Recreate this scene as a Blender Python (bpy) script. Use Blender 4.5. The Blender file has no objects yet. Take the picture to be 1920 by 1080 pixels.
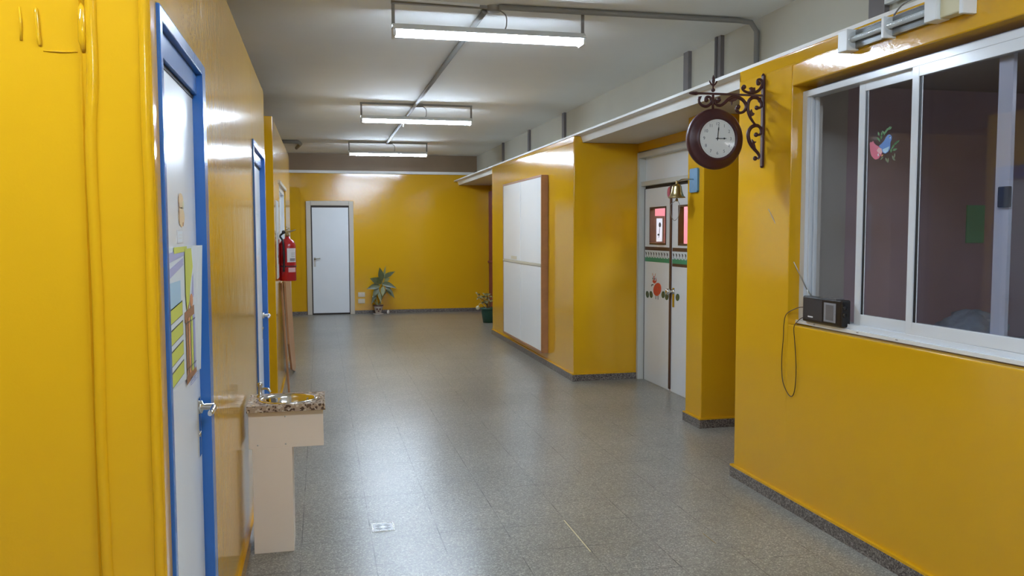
import bpy, bmesh, math, random
from mathutils import Vector, Matrix
random.seed(7)
PI = math.pi
COL = bpy.context.scene.collection
SC = bpy.context.scene

# ---------------------------------------------------------------- camera
F_PX, YAW, PITCH, ROLL, CAM_H = 1567.0, 0.224782, 0.0667412, -0.0026145, 1.5
def make_camera():
    cy, sy = math.cos(YAW), math.sin(YAW); cp, sp = math.cos(PITCH), math.sin(PITCH)
    fwd = Vector((sy*cp, cy*cp, -sp)); right = Vector((cy, -sy, 0)); up = right.cross(fwd)
    c, s = math.cos(ROLL), math.sin(ROLL)
    r2 = c*right + s*up; u2 = c*up - s*right
    cam = bpy.data.cameras.new('camera'); o = bpy.data.objects.new('camera', cam); COL.objects.link(o)
    cam.sensor_width = 36; cam.lens = F_PX/1920*36; cam.clip_start = 0.02; cam.clip_end = 100
    m = Matrix.Identity(4)
    for i in range(3):
        m[i][0] = r2[i]; m[i][1] = u2[i]; m[i][2] = -fwd[i]
    m[0][3], m[1][3], m[2][3] = 0, 0, CAM_H
    o.matrix_world = m
    SC.camera = o
make_camera()
SC.view_settings.view_transform = 'Standard'
SC.view_settings.look = 'None'
SC.view_settings.gamma = 1
SC.view_settings.use_curve_mapping = False
SC.view_settings.exposure = 0.0
w = bpy.data.worlds.new('world'); SC.world = w; w.use_nodes = True
w.node_tree.nodes['Background'].inputs[0].default_value = (0.8, 0.9, 1, 1)
w.node_tree.nodes['Background'].inputs[1].default_value = 0.0
LAMP_STRENGTH = 110.0

# ---------------------------------------------------------------- materials
MATS = {}
def mat(name, col, rough=0.5, metal=0.0, bump=None, emis=None, spec=None, trans=0.0, var=None, ior=None, coat=0):
    """bump=(noise scale, strength, distance) ; var=(scale, amount)"""
    m = bpy.data.materials.new(name); m.use_nodes = True
    nt = m.node_tree; b = nt.nodes['Principled BSDF']
    b.inputs['Base Color'].default_value = (*col, 1)
    b.inputs['Roughness'].default_value = rough
    b.inputs['Metallic'].default_value = metal
    if spec is not None: b.inputs['Specular IOR Level'].default_value = spec
    if ior: b.inputs['IOR'].default_value = ior
    if trans: b.inputs['Transmission Weight'].default_value = trans
    if coat: b.inputs['Coat Weight'].default_value = coat; b.inputs['Coat Roughness'].default_value = 0.05
    if emis:
        b.inputs['Emission Color'].default_value = (*emis[0], 1); b.inputs['Emission Strength'].default_value = emis[1]
    geo = nt.nodes.new('ShaderNodeNewGeometry')
    if bump:
        prev = None
        for sc_, st, di in (bump if isinstance(bump[0], tuple) else (bump,)):
            n = nt.nodes.new('ShaderNodeTexNoise'); n.inputs['Scale'].default_value = sc_; n.inputs['Detail'].default_value = 2
            nt.links.new(geo.outputs['Position'], n.inputs['Vector'])
            bp = nt.nodes.new('ShaderNodeBump'); bp.inputs['Strength'].default_value = st; bp.inputs['Distance'].default_value = di
            nt.links.new(n.outputs['Fac'], bp.inputs['Height'])
            if prev: nt.links.new(prev.outputs[0], bp.inputs['Normal'])
            prev = bp
        nt.links.new(prev.outputs[0], b.inputs['Normal'])
    if var:
        n = nt.nodes.new('ShaderNodeTexNoise'); n.inputs['Scale'].default_value = var[0]; n.inputs['Detail'].default_value = 4
        nt.links.new(geo.outputs['Position'], n.inputs['Vector'])
        mx = nt.nodes.new('ShaderNodeMix'); mx.data_type = 'RGBA'
        mx.inputs[6].default_value = (*[c*(1-var[1]) for c in col], 1)
        mx.inputs[7].default_value = (*[min(1, c*(1+var[1])) for c in col], 1)
        nt.links.new(n.outputs['Fac'], mx.inputs[0]); nt.links.new(mx.outputs[2], b.inputs['Base Color'])
    MATS[name] = m
    return m

mat('yellow_gloss_paint', (0.70, 0.375, 0.010), 0.11, bump=((38, 0.20, 0.0016), (5, 0.10, 0.012), (170, 0.22, 0.0007)), spec=0.5, var=(2.0, 0.03))
mat('ceiling_paint', (0.90, 0.90, 0.87), 0.8, bump=(30, 0.1, 0.002), var=(1.2, 0.06))
mat('upper_wall_paint', (0.62, 0.60, 0.51), 0.75, var=(2.0, 0.06))
mat('slab_white', (0.90, 0.90, 0.87), 0.5, var=(3, 0.06))
mat('beam_brown', (0.25, 0.165, 0.09), 0.5, var=(3, 0.15))
mat('slab_white_shaded', (0.62, 0.60, 0.53), 0.6, var=(3, 0.06))  # slab white toned down, underside shade put into the colour
mat('stud_grey', (0.19, 0.17, 0.17), 0.6, var=(6, 0.2))
mat('stud_dark', (0.09, 0.075, 0.07), 0.6)
mat('conduit_grey', (0.26, 0.25, 0.23), 0.5)
mat('blue_gloss', (0.035, 0.15, 0.46), 0.22, bump=(30, 0.08, 0.001))
mat('door_grey_white', (0.84, 0.87, 0.90), 0.28, bump=(12, 0.05, 0.002), var=(3, 0.03))
mat('door_cream', (0.62, 0.55, 0.45), 0.35)
mat('frame_offwhite', (0.60, 0.60, 0.55), 0.4)
mat('gap_shade', (0.035, 0.025, 0.02), 0.7)  # near-black colour standing in for the shade inside gaps
mat('brown_wood_dark', (0.09, 0.035, 0.02), 0.45, var=(14, 0.3))
mat('white_alu', (0.74, 0.77, 0.80), 0.18)
mat('rubber_black', (0.012, 0.012, 0.014), 0.5)
mat('chrome', (0.75, 0.74, 0.72), 0.12, metal=1)
mat('brushed_steel', (0.55, 0.55, 0.53), 0.3, metal=1)
mat('drain_metal', (0.40, 0.40, 0.40), 0.4, metal=0.8)
mat('brass', (0.42, 0.33, 0.16), 0.3, metal=1)
mat('sink_laminate', (0.86, 0.76, 0.65), 0.55, var=(2, 0.03))
mat('maroon_iron', (0.055, 0.012, 0.014), 0.38, bump=(60, 0.2, 0.001))
mat('clock_face', (0.88, 0.88, 0.85), 0.4)
mat('ink_black', (0.015, 0.015, 0.015), 0.5)
mat('extinguisher_red', (0.42, 0.010, 0.012), 0.22)
mat('label_white', (0.70, 0.68, 0.68), 0.5)
mat('label_grey', (0.25, 0.24, 0.25), 0.5)
mat('label_pink', (0.70, 0.42, 0.42), 0.5)
mat('plywood', (0.38, 0.19, 0.085), 0.4, var=(9, 0.15))
mat('pine', (0.42, 0.20, 0.085), 0.5, var=(14, 0.18))
mat('board_white', (0.93, 0.95, 0.96), 0.2)
mat('board_edge_cream', (0.60, 0.55, 0.42), 0.5)
mat('green_plastic', (0.018, 0.075, 0.05), 0.4)
mat('soil', (0.05, 0.03, 0.02), 0.9)
mat('leaf_green', (0.095, 0.105, 0.035), 0.4, var=(20, 0.35))
mat('leaf_pale', (0.24, 0.24, 0.10), 0.4, var=(20, 0.35))
mat('twig', (0.20, 0.12, 0.06), 0.7)
mat('flower_white', (0.65, 0.62, 0.42), 0.6)
mat('ceramic_white', (0.62, 0.55, 0.48), 0.3)
mat('ceramic_dark', (0.10, 0.03, 0.02), 0.3)
mat('ivory_plastic', (0.70, 0.60, 0.42), 0.35)
mat('lamp_housing', (0.80, 0.82, 0.82), 0.4)
mat('tube_light', (0.9, 0.95, 1.0), 0.4, emis=((0.77, 0.935, 1.14), LAMP_STRENGTH))
mat('room_paint_grey', (0.62, 0.58, 0.53), 0.8, var=(1.5, 0.12))
mat('room_paint_mauve', (0.60, 0.47, 0.50), 0.8, var=(1.5, 0.15))
mat('green_paper', (0.30, 0.72, 0.42), 0.7)
mat('cloth_blue', (0.50, 0.62, 0.80), 0.8, bump=(14, 0.8, 0.03), var=(7, 0.5))
mat('table_wood', (0.22, 0.15, 0.10), 0.6)
mat('pink_paint', (0.75, 0.22, 0.24), 0.6)
mat('bird_blue', (0.07, 0.19, 0.50), 0.5)
mat('bird_pink', (0.60, 0.12, 0.19), 0.5)
mat('sprig_green', (0.08, 0.22, 0.07), 0.6)
mat('sprig_dull', (0.16, 0.18, 0.10), 0.6)
mat('strip_green', (0.05, 0.30, 0.15), 0.5)
mat('sticker_red', (0.65, 0.07, 0.03), 0.5, var=(40, 0.3))
mat('sticker_leaf', (0.05, 0.12, 0.05), 0.6)
mat('maroon_paint', (0.20, 0.015, 0.06), 0.35)
mat('skin_yellow', (0.75, 0.55, 0.30), 0.6)
mat('paper_white', (0.72, 0.77, 0.80), 0.5)
mat('paper_lime', (0.62, 0.65, 0.10), 0.5)
mat('paper_lilac', (0.42, 0.42, 0.65), 0.5)
mat('paper_sky', (0.40, 0.60, 0.75), 0.5)
mat('paper_orange', (0.70, 0.30, 0.12), 0.5)
mat('paper_brown', (0.35, 0.16, 0.07), 0.5)
mat('radio_black', (0.012, 0.010, 0.011), 0.28)
mat('radio_grille', (0.030, 0.022, 0.020), 0.5, bump=(700, 0.6, 0.001))
mat('dial_grey', (0.16, 0.15, 0.15), 0.25)
mat('wire_dark', (0.035, 0.010, 0.006), 0.4)
mat('bell_blue_wood', (0.09, 0.24, 0.40), 0.45, var=(18, 0.2))
mat('cord_grey', (0.30, 0.30, 0.27), 0.7)
mat('battery_cream', (0.72, 0.66, 0.42), 0.5)
mat('lamp_dark_grey', (0.20, 0.21, 0.22), 0.25)

mat('office_fill_tube', (0.9, 0.95, 1.0), 0.4, emis=((0.9, 0.93, 1.0), 24.0))  # glow of the added fill lamp in the office
def glass_mat(name, tint, refl_only=False, rough=0.02):
    m = bpy.data.materials.new(name); m.use_nodes = True; nt = m.node_tree
    nt.nodes.remove(nt.nodes['Principled BSDF'])
    out = nt.nodes['Material Output']
    tr = nt.nodes.new('ShaderNodeBsdfTransparent'); tr.inputs[0].default_value = (*tint, 1)
    gl = nt.nodes.new('ShaderNodeBsdfGlossy'); gl.inputs['Roughness'].default_value = rough
    lw = nt.nodes.new('ShaderNodeLayerWeight'); lw.inputs[0].default_value = 0.5
    pw = nt.nodes.new('ShaderNodeMath'); pw.operation = 'POWER'; nt.links.new(lw.outputs['Facing'], pw.inputs[0]); pw.inputs[1].default_value = 5
    fr = nt.nodes.new('ShaderNodeMath'); fr.operation = 'MULTIPLY_ADD'; nt.links.new(pw.outputs[0], fr.inputs[0]); fr.inputs[1].default_value = 0.95; fr.inputs[2].default_value = 0.025
    mx = nt.nodes.new('ShaderNodeMixShader')
    nt.links.new(fr.outputs[0], mx.inputs[0]); nt.links.new(tr.outputs[0], mx.inputs[1]); nt.links.new(gl.outputs[0], mx.inputs[2])
    nt.links.new(mx.outputs[0], out.inputs[0]); MATS[name] = m
glass_mat('window_glass', (0.92, 0.92, 0.94))
glass_mat('clear_cover', (0.92, 0.93, 0.93), rough=0.06)

def granite_mat(name, c1, c2, c3, scale, rough):
    m = mat(name, c1, rough); nt = m.node_tree; b = nt.nodes['Principled BSDF']
    geo = nt.nodes.new('ShaderNodeNewGeometry')
    v = nt.nodes.new('ShaderNodeTexVoronoi'); v.inputs['Scale'].default_value = scale
    nt.links.new(geo.outputs['Position'], v.inputs['Vector'])
    r = nt.nodes.new('ShaderNodeValToRGB'); r.color_ramp.interpolation = 'CONSTANT'
    sp = nt.nodes.new('ShaderNodeSeparateColor'); nt.links.new(v.outputs['Color'], sp.inputs[0])
    nt.links.new(sp.outputs[0], r.inputs[0])
    e = r.color_ramp.elements; e[0].color = (*c2, 1); e[1].position = 0.30; e[1].color = (*c1, 1)
    n = e.new(0.80); n.color = (*c3, 1)
    nt.links.new(r.outputs[0], b.inputs['Base Color'])
    return m
granite_mat('granite_counter', (0.42, 0.32, 0.24), (0.10, 0.06, 0.04), (0.62, 0.54, 0.46), 110, 0.2)
granite_mat('granite_base', (0.16, 0.135, 0.115), (0.06, 0.045, 0.04), (0.28, 0.25, 0.22), 150, 0.3)

def floor_mat():
    m = mat('terrazzo_floor', (0.2, 0.2, 0.18), 0.25); nt = m.node_tree; N = nt.nodes.new; L = nt.links.new
    b = nt.nodes['Principled BSDF']; geo = N('ShaderNodeNewGeometry')
    def math_(op, a, bb=None):
        n = N('ShaderNodeMath'); n.operation = op
        for i, x in enumerate((a, bb)):
            if x is None: continue
            if isinstance(x, (int, float)): n.inputs[i].default_value = x
            else: L(x, n.inputs[i])
        return n.outputs[0]
    sp = N('ShaderNodeSeparateXYZ'); L(geo.outputs['Position'], sp.inputs[0])
    T = 0.333
    dn = N('ShaderNodeTexNoise'); dn.inputs['Scale'].default_value = 5; L(geo.outputs['Position'], dn.inputs['Vector'])
    fade = math_('MULTIPLY', math_('POWER', dn.outputs['Fac'], 3.0), 3.6)
    lines = None
    for ax, off in (('X', 0.22), ('Y', 4.40)):
        fr = math_('FRACT', math_('DIVIDE', math_('SUBTRACT', sp.outputs[ax], off), T))
        d = math_('MINIMUM', fr, math_('SUBTRACT', 1.0, fr))
        l = math_('LESS_THAN', d, 0.0065)
        lines = l if lines is None else math_('MAXIMUM', lines, l)
    lines = math_('MULTIPLY', lines, fade)
    v = N('ShaderNodeTexVoronoi'); v.inputs['Scale'].default_value = 170; L(geo.outputs['Position'], v.inputs['Vector'])
    sc = N('ShaderNodeSeparateColor'); L(v.outputs['Color'], sc.inputs[0])
    r = N('ShaderNodeValToRGB'); r.color_ramp.interpolation = 'CONSTANT'; L(sc.outputs[0], r.inputs[0])
    e = r.color_ramp.elements
    e[0].color = (0.15, 0.14, 0.12, 1); e[1].position = 0.14; e[1].color = (0.215, 0.205, 0.175, 1)
    a = e.new(0.5); a.color = (0.26, 0.247, 0.212, 1)
    c = e.new(0.84); c.color = (0.40, 0.385, 0.33, 1); c2 = e.new(0.96); c2.color = (0.44, 0.42, 0.37, 1)
    n2 = N('ShaderNodeTexNoise'); n2.inputs['Scale'].default_value = 1.3; n2.inputs['Detail'].default_value = 3; L(geo.outputs['Position'], n2.inputs['Vector'])
    mr = N('ShaderNodeMapRange'); L(n2.outputs['Fac'], mr.inputs[0]); mr.inputs[1].default_value = .3; mr.inputs[2].default_value = .7
    mr.inputs[3].default_value = 0.86; mr.inputs[4].default_value = 1.12
    vm = N('ShaderNodeVectorMath'); vm.operation = 'SCALE'; L(r.outputs[0], vm.inputs[0]); L(mr.outputs[0], vm.inputs['Scale'])
    mx = N('ShaderNodeMix'); mx.data_type = 'RGBA'; L(lines, mx.inputs[0]); L(vm.outputs[0], mx.inputs[6]); mx.inputs[7].default_value = (0.03, 0.028, 0.025, 1)
    L(mx.outputs[2], b.inputs['Base Color'])
    n3 = N('ShaderNodeTexNoise'); n3.inputs['Scale'].default_value = 2.2; n3.inputs['Detail'].default_value = 2; L(geo.outputs['Position'], n3.inputs['Vector'])
    mr2 = N('ShaderNodeMapRange'); L(n3.outputs['Fac'], mr2.inputs[0]); mr2.inputs[1].default_value = .25; mr2.inputs[2].default_value = .75
    mr2.inputs[3].default_value = 0.25; mr2.inputs[4].default_value = 0.31
    b.inputs['Roughness'].default_value = 0.28
floor_mat()

# ---------------------------------------------------------------- mesh helpers
class MB:
    def __init__(s): s.v = []; s.f = []; s.m = []; s.sm = []
    def add(s, vs, fs, m=0, smooth=False):
        o = len(s.v); s.v += [tuple(p) for p in vs]
        for f in fs: s.f.append([i+o for i in f]); s.m.append(m); s.sm.append(smooth)
        return s
    def box(s, x0, x1, y0, y1, z0, z1, m=0):
        v = [(x0,y0,z0),(x1,y0,z0),(x1,y1,z0),(x0,y1,z0),(x0,y0,z1),(x1,y0,z1),(x1,y1,z1),(x0,y1,z1)]
        return s.add(v, [(0,3,2,1),(4,5,6,7),(0,1,5,4),(1,2,6,5),(2,3,7,6),(3,0,4,7)], m)
    def frustum(s, c0, r0, c1, r1, seg=16, m=0, caps=True, smooth=True):
        c0, c1 = Vector(c0), Vector(c1); d = (c1-c0).normalized()
        a = d.orthogonal().normalized(); b = d.cross(a); vs = []
        for c, r in ((c0, r0), (c1, r1)):
            for i in range(seg):
                t = 2*PI*i/seg; vs.append(c + a*math.cos(t)*r + b*math.sin(t)*r)
        s.add(vs, [(i, (i+1) % seg, seg+(i+1) % seg, seg+i) for i in range(seg)], m, smooth)
        if caps: s.add(vs[:seg], [tuple(reversed(range(seg)))], m); s.add(vs[seg:], [tuple(range(seg))], m)
        return s
    def tube(s, pts, r, seg=8, m=0, caps=True):
        pts = [Vector(p) for p in pts]; n = len(pts)
        rs = r if isinstance(r, (list, tuple)) else [r]*n
        t0 = (pts[1]-pts[0]).normalized(); a = t0.orthogonal().normalized(); vs = []
        for i, p in enumerate(pts):
            t = (pts[min(i+1, n-1)]-pts[max(i-1, 0)]).normalized()
            a = (a - t*a.dot(t)); a = a.normalized() if a.length > 1e-6 else t.orthogonal().normalized()
            b = t.cross(a)
            for k in range(seg):
                q = 2*PI*k/seg; vs.append(p + (a*math.cos(q)+b*math.sin(q))*rs[i])
        fs = [(i*seg+k, i*seg+(k+1) % seg, (i+1)*seg+(k+1) % seg, (i+1)*seg+k) for i in range(n-1) for k in range(seg)]
        s.add(vs, fs, m, True)
        if caps: s.add(vs[:seg], [tuple(reversed(range(seg)))], m); s.add(vs[-seg:], [tuple(range(seg))], m)
        return s
    def lathe(s, org, ax, prof, seg=32, m=0, sx=1.0, sy=1.0, u=None):
        org = Vector(org); ax = Vector(ax).normalized(); a = Vector(u) if u else ax.orthogonal().normalized(); b = ax.cross(a); vs = []
        for r, h in prof:
            for k in range(seg):
                q = 2*PI*k/seg; vs.append(org + ax*h + a*math.cos(q)*r*sx + b*math.sin(q)*r*sy)
        fs = [(i*seg+k, i*seg+(k+1) % seg, (i+1)*seg+(k+1) % seg, (i+1)*seg+k) for i in range(len(prof)-1) for k in range(seg)]
        return s.add(vs, fs, m, True)
    def sphere(s, c, r, m=0, seg=14, sc=(1,1,1)):
        vs = []; rings = seg//2
        for i in range(rings+1):
            th = PI*i/rings
            for k in range(seg):
                q = 2*PI*k/seg; vs.append((c[0]+r*sc[0]*math.sin(th)*math.cos(q), c[1]+r*sc[1]*math.sin(th)*math.sin(q), c[2]+r*sc[2]*math.cos(th)))
        return s.add(vs, [(i*seg+k, (i+1)*seg+k, (i+1)*seg+(k+1) % seg, i*seg+(k+1) % seg) for i in range(rings) for k in range(seg)], m, True)
    def prism(s, poly, fn, h0, h1, m=0):
        n = len(poly); vs = [fn(a, b, h0) for a, b in poly]+[fn(a, b, h1) for a, b in poly]
        return s.add(vs, [tuple(reversed(range(n))), tuple(range(n, 2*n))]+[(i, (i+1) % n, n+(i+1) % n, n+i) for i in range(n)], m)
    def build(s, name, mats, parent=None, bevel=0, fix=True):
        me = bpy.data.meshes.new(name)
        org = Vector((0,0,0))
        me.from_pydata(s.v, [], s.f)
        mats = [mats] if isinstance(mats, str) else mats
        for mm in mats: me.materials.append(MATS[mm])
        for p, mi, sm in zip(me.polygons, s.m, s.sm): p.material_index = mi; p.use_smooth = sm
        if fix:
            bm = bmesh.new(); bm.from_mesh(me); bmesh.ops.remove_doubles(bm, verts=bm.verts, dist=1e-6)
            bmesh.ops.recalc_face_normals(bm, faces=bm.faces); bm.to_mesh(me); bm.free()
        o = bpy.data.objects.new(name, me); COL.objects.link(o)
        if bevel:
            md = o.modifiers.new('bevel', 'BEVEL'); md.width = bevel; md.segments = 2; md.limit_method = 'ANGLE'; md.angle_limit = 0.7
        if parent:
            o.parent = parent
            if parent.get('_loc'):
                loc = Vector(parent['_loc'])
                o.location = -loc if parent.parent is None else (0,0,0)
        return o

def thing(name, label, cat, loc=(0,0,0), group=None):
    """an Empty at the thing's base; parts are built in world coordinates and offset back"""
    o = bpy.data.objects.new(name, None); COL.objects.link(o); o.empty_display_size = 0.1
    o.location = loc; o['_loc'] = list(loc); o['label'] = label; o['category'] = cat
    if group: o['group'] = group
    THINGS.append(o)
    return o
THINGS = []
def tag(o, label, cat, group=None, kind=None):
    o['label'] = label; o['category'] = cat
    if group: o['group'] = group
    if kind: o['kind'] = kind
    return o
def struct(o): o['kind'] = 'structure'; return o
def copy_tree(o, parent=None):
    c = o.copy(); COL.objects.link(c); c.parent = parent
    for ch in [x for x in bpy.data.objects if x.parent == o]: copy_tree(ch, c)
    if parent is None: THINGS.append(c)
    return c
def wall_grid(mb, fn, u0, u1, z0, z1, holes, m=0):
    """boxes around holes; fn(ua,ub,za,zb) adds one"""
    us = sorted({u0, u1, *[h[0] for h in holes], *[h[1] for h in holes]}); zs = sorted({z0, z1, *[h[2] for h in holes], *[h[3] for h in holes]})
    us = [u for u in us if u0 <= u <= u1]; zs = [z for z in zs if z0 <= z <= z1]
    for a, b in zip(us, us[1:]):
        run = None
        for c, d in zip(zs, zs[1:]):
            solid = not any(h[0] <= (a+b)/2 <= h[1] and h[2] <= (c+d)/2 <= h[3] for h in holes)
            if solid: run = (run[0], d) if run else (c, d)
            if (not solid or d == zs[-1]) and run: fn(a, b, *run); run = None
def PX(x):      # plane X=x, u=Y, v=Z, height towards -X
    return lambda a, b, h: (x-h, a, b)
def PXp(x):     # height towards +X
    return lambda a, b, h: (x+h, a, b)
def PY(y):      # plane Y=y, u=X, v=Z, height towards the camera (-Y)
    return lambda a, b, h: (a, y-h, b)
def PZ(z): return lambda a, b, h: (a, b, z+h)
def ell(cx, cy, rx, ry, n=20, rot=0):
    return [(cx+rx*math.cos(2*PI*i/n)*math.cos(rot)-ry*math.sin(2*PI*i/n)*math.sin(rot), cy+rx*math.cos(2*PI*i/n)*math.sin(rot)+ry*math.sin(2*PI*i/n)*math.cos(rot)) for i in range(n)]
def rect(a0, a1, b0, b1): return [(a0,b0),(a1,b0),(a1,b1),(a0,b1)]
def smooth_path(pts, k=6):
    out = []; n = len(pts)
    P = [Vector(p) for p in pts]
    for i in range(n-1):
        p0, p1, p2, p3 = P[max(i-1, 0)], P[i], P[i+1], P[min(i+2, n-1)]
        for j in range(k):
            t = j/k; out.append(0.5*((2*p1)+(-p0+p2)*t+(2*p0-5*p1+4*p2-p3)*t*t+(-p0+3*p1-3*p2+p3)*t**3))
    out.append(P[-1]); return out
YEL = 'yellow_gloss_paint'

# ---------------------------------------------------------------- shell
CEIL = 2.93; WTOP = 2.455
struct(MB().box(-4, 7, -5, 15.85, -0.1, 0).build('floor', 'terrazzo_floor'))
struct(MB().box(-4, 7, -5, 15.85, CEIL, CEIL+0.12).build('ceiling', 'ceiling_paint'))
# far wall
struct(MB().box(-4, 4.5, 15.65, 15.85, 0, CEIL).build('wall_back', YEL))
struct(MB().box(-0.9, 2.899, 15.60, 15.65, 2.575, 2.625).build('trim_1', 'slab_white', bevel=.004))
struct(MB().box(-4, 2.899, 15.63, 15.65, 2.625, 2.929).build('trim_21', 'beam_brown'))
struct(MB().box(-0.345, -0.33, 15.64, 15.65, 0.09, 2.575).build('trim_2', YEL))
# closing walls out of sight
struct(MB().box(-4.15, -4, -5, 15.85, 0, CEIL).build('wall_far_left', YEL))
struct(MB().box(-4, 7, -5.15, -5, 0, CEIL).build('wall_front', YEL))
struct(MB().box(7, 7.15, -5, 15.85, 0, CEIL).build('wall_far_right', YEL))

# left partition (A) with two doors
D1 = (2.095, 2.88, 0, 2.03); D2 = (4.87, 5.86, 0, 2.02)
mb = MB()
wall_grid(mb, lambda a, b, c, d: mb.box(-0.50, -0.36, a, b, c, d), 2.02, 5.955, 0, WTOP, [D1, D2])
mb.box(-4, -0.50, 2.02, 2.16, 0, WTOP)                # face towards the viewer
mb.box(-4, -0.50, 5.815, 5.955, 0, WTOP)
struct(mb.build('wall_left', YEL, bevel=0.004))
# plaster bead, ridges and the painted-over patch on the near face
mb = MB()
mb.tube(smooth_path([(-0.374+random.uniform(-.0015,.0015), 2.022, z*0.1225) for z in range(0, 21)], 2), 0.0115, 10)
struct(mb.build('trim_3', YEL))
mb = MB()
pts = [(-0.4785+0.0015*math.sin(i*1.3)-(0.010 if 5 < i < 15 else 0.004 if i >= 15 else 0.0)*1.0, 2.022, i*0.1225) for i in range(0, 21)]
mb.tube(smooth_path(pts, 4), 0.0125, 12)
mb.tube([(-0.4975, 2.021, 1.895), (-0.4985, 2.018, 1.92), (-0.4985, 2.018, 1.985), (-0.498, 2.021, 2.0)], [0.004, 0.009, 0.009, 0.004], 8)
mb.tube([(-0.4945, 2.021, 1.99), (-0.4945, 2.018, 2.02), (-0.4945, 2.018, 2.1)], [0.004, 0.008, 0.008], 8)
mb.tube(smooth_path([(-0.5840, 2.021, 1.905), (-0.5865, 2.0185, 1.925), (-0.5880, 2.0185, 1.955), (-0.5900, 2.021, 1.985)], 4), [0.003]+[0.0045]*11+[0.003], 8)
mb.tube([(-0.6210, 2.0215, 1.915), (-0.6200, 2.020, 1.95), (-0.6225, 2.0215, 1.985)], 0.003, 6)
mb.tube([(-0.578, 2.022, 1.895), (-0.545, 2.0205, 1.894), (-0.51, 2.022, 1.896)], 0.002, 6)
struct(mb.build('trim_4', YEL))

# left partition (B), further down, with a window
mb = MB()
WB = (8.15, 9.62, 1.02, 1.96)
wall_grid(mb, lambda a, b, c, d: mb.box(-0.50, -0.37, a, b, c, d), 7.20, 10.95, 0, WTOP, [WB])
mb.box(-4, -0.50, 7.20, 7.34, 0, WTOP); mb.box(-4, -0.50, 10.81, 10.95, 0, WTOP)
struct(mb.build('wall_left_far', YEL, bevel=0.004))
mb = MB()
f = .05
mb.box(-0.46, -0.385, WB[0], WB[0]+f, WB[2], WB[3]); mb.box(-0.46, -0.385, WB[1]-f, WB[1], WB[2], WB[3])
mb.box(-0.46, -0.385, WB[0]+f, WB[1]-f, WB[2], WB[2]+f); mb.box(-0.46, -0.385, WB[0]+f, WB[1]-f, WB[3]-f, WB[3])
mb.box(-0.45, -0.395, 8.86, 8.92, WB[2]+f, WB[3]-f)
wf = struct(mb.build('window_1', 'white_alu', bevel=0.003))
MB().box(-0.425, -0.42, WB[0]+f, 8.86, WB[2]+f, WB[3]-f).box(-0.425, -0.42, 8.92, WB[1]-f, WB[2]+f, WB[3]-f).build('pane', 'board_white', wf)
struct(MB().box(-0.37, -0.358, WB[0]-.03, WB[1]+.03, WB[3], WB[3]+.03).build('trim_5', 'door_cream'))

# right side: sill wall with the sliding window
WY0, WY1, WZ0, WZ1 = 1.75, 4.045, 1.0, 2.268
mb = MB()
wall_grid(mb, lambda a, b, c, d: mb.box(2.45, 2.60, a, b, c, d), -5, 4.62, 0, 2.38, [(WY0, WY1, WZ0, WZ1)])
mb.box(2.60, 6.0, 4.50, 4.62, 0, 2.38)
mb.box(2.45, 2.475, -5, 4.62, 2.38, 2.447)
mb.box(2.475, 2.60, 4.50, 4.62, 2.38, 2.40)
wr = struct(mb.build('wall_right', YEL, bevel=0.006))
# slab with bevelled fascia along the whole right side, stepping out over the walls
def slab_prof(y0, y1):
    poly = [(2.462, 2.468), (2.462, 2.449), (2.53, 2.447), (2.555, 2.385), (6.9, 2.385), (6.9, 2.468)]
    n = len(poly)
    return poly
mb = MB()
mb.prism(slab_prof(0, 0), lambda a, b, h: (a, h, b), -4.99, 15.649, 0)
tr6 = struct(mb.build('trim_6', ['slab_white', 'slab_white_shaded']))
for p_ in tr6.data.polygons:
    if abs(p_.center.z-2.385) < .002: p_.material_index = 1  # underside takes the darkened white as painted shade
struct(MB().box(2.90, 3.05, -5, 15.65, 2.468, CEIL).build('wall_right_upper', 'upper_wall_paint'))
i = 7
for y, wd, wid in ((13.23, .07, 0), (11.51, .07, 0), (9.78, .09, 0), (6.30, .09, 0), (5.73, .05, 1), (3.94, .13, 0), (2.2, .09, 0)):
    mb = MB().box(2.87, 2.90, y-wd/2, y+wd/2, 2.468, CEIL, 0)
    if wid: mb.box(2.865, 2.90, y+wd/2, y+wd/2+.035, 2.468, CEIL, 1)
    struct(mb.build('trim_%d' % i, ['stud_grey', 'stud_dark'])); i += 1

# pillar, door wall, board pier, far recess
struct(MB().box(2.81, 3.30, 5.83, 6.11, 0, 2.385).build('wall_right_pillar', YEL, bevel=0.006))
DY0, DY1, DZ = 6.52, 7.99, 2.29
mb = MB()
wall_grid(mb, lambda a, b, c, d: mb.box(3.14, 3.30, a, b, c, d), 6.11, 8.00, 0, 2.385, [(DY0, DY1, 0, DZ)])
struct(mb.build('wall_right_door', YEL))
mb = MB()
mb.box(2.46, 3.30, 7.995, 12.05, 0, 2.384)
mb.box(2.46, 2.485, 7.995, 12.05, 2.384, 2.447)
mb.add([(2.485, 7.995, 2.384), (2.554, 7.995, 2.384), (2.529, 7.995, 2.446), (2.485, 7.995, 2.446)], [(0, 1, 2, 3)], 0)
struct(mb.build('wall_right_board', YEL, bevel=0.006))
struct(MB().box(3.15, 3.30, 12.05, 15.65, 0, 2.385).build('wall_right_far', YEL))
struct(MB().box(5.85, 6.0, 4.62, 6.0, 0, 2.385).build('wall_side_passage', YEL))
struct(MB().box(3.30, 6.0, 5.90, 6.05, 0, 2.385).build('wall_side_passage_far', YEL))
# maroon door in the far recess
mb = MB().box(3.125, 3.15, 14.45, 15.64, 0.0, 2.27, 0).box(3.10, 3.125, 14.45, 15.62, 0.92, 0.96, 0)
dd = struct(mb.build('door_5', 'maroon_paint', bevel=.003))

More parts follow.
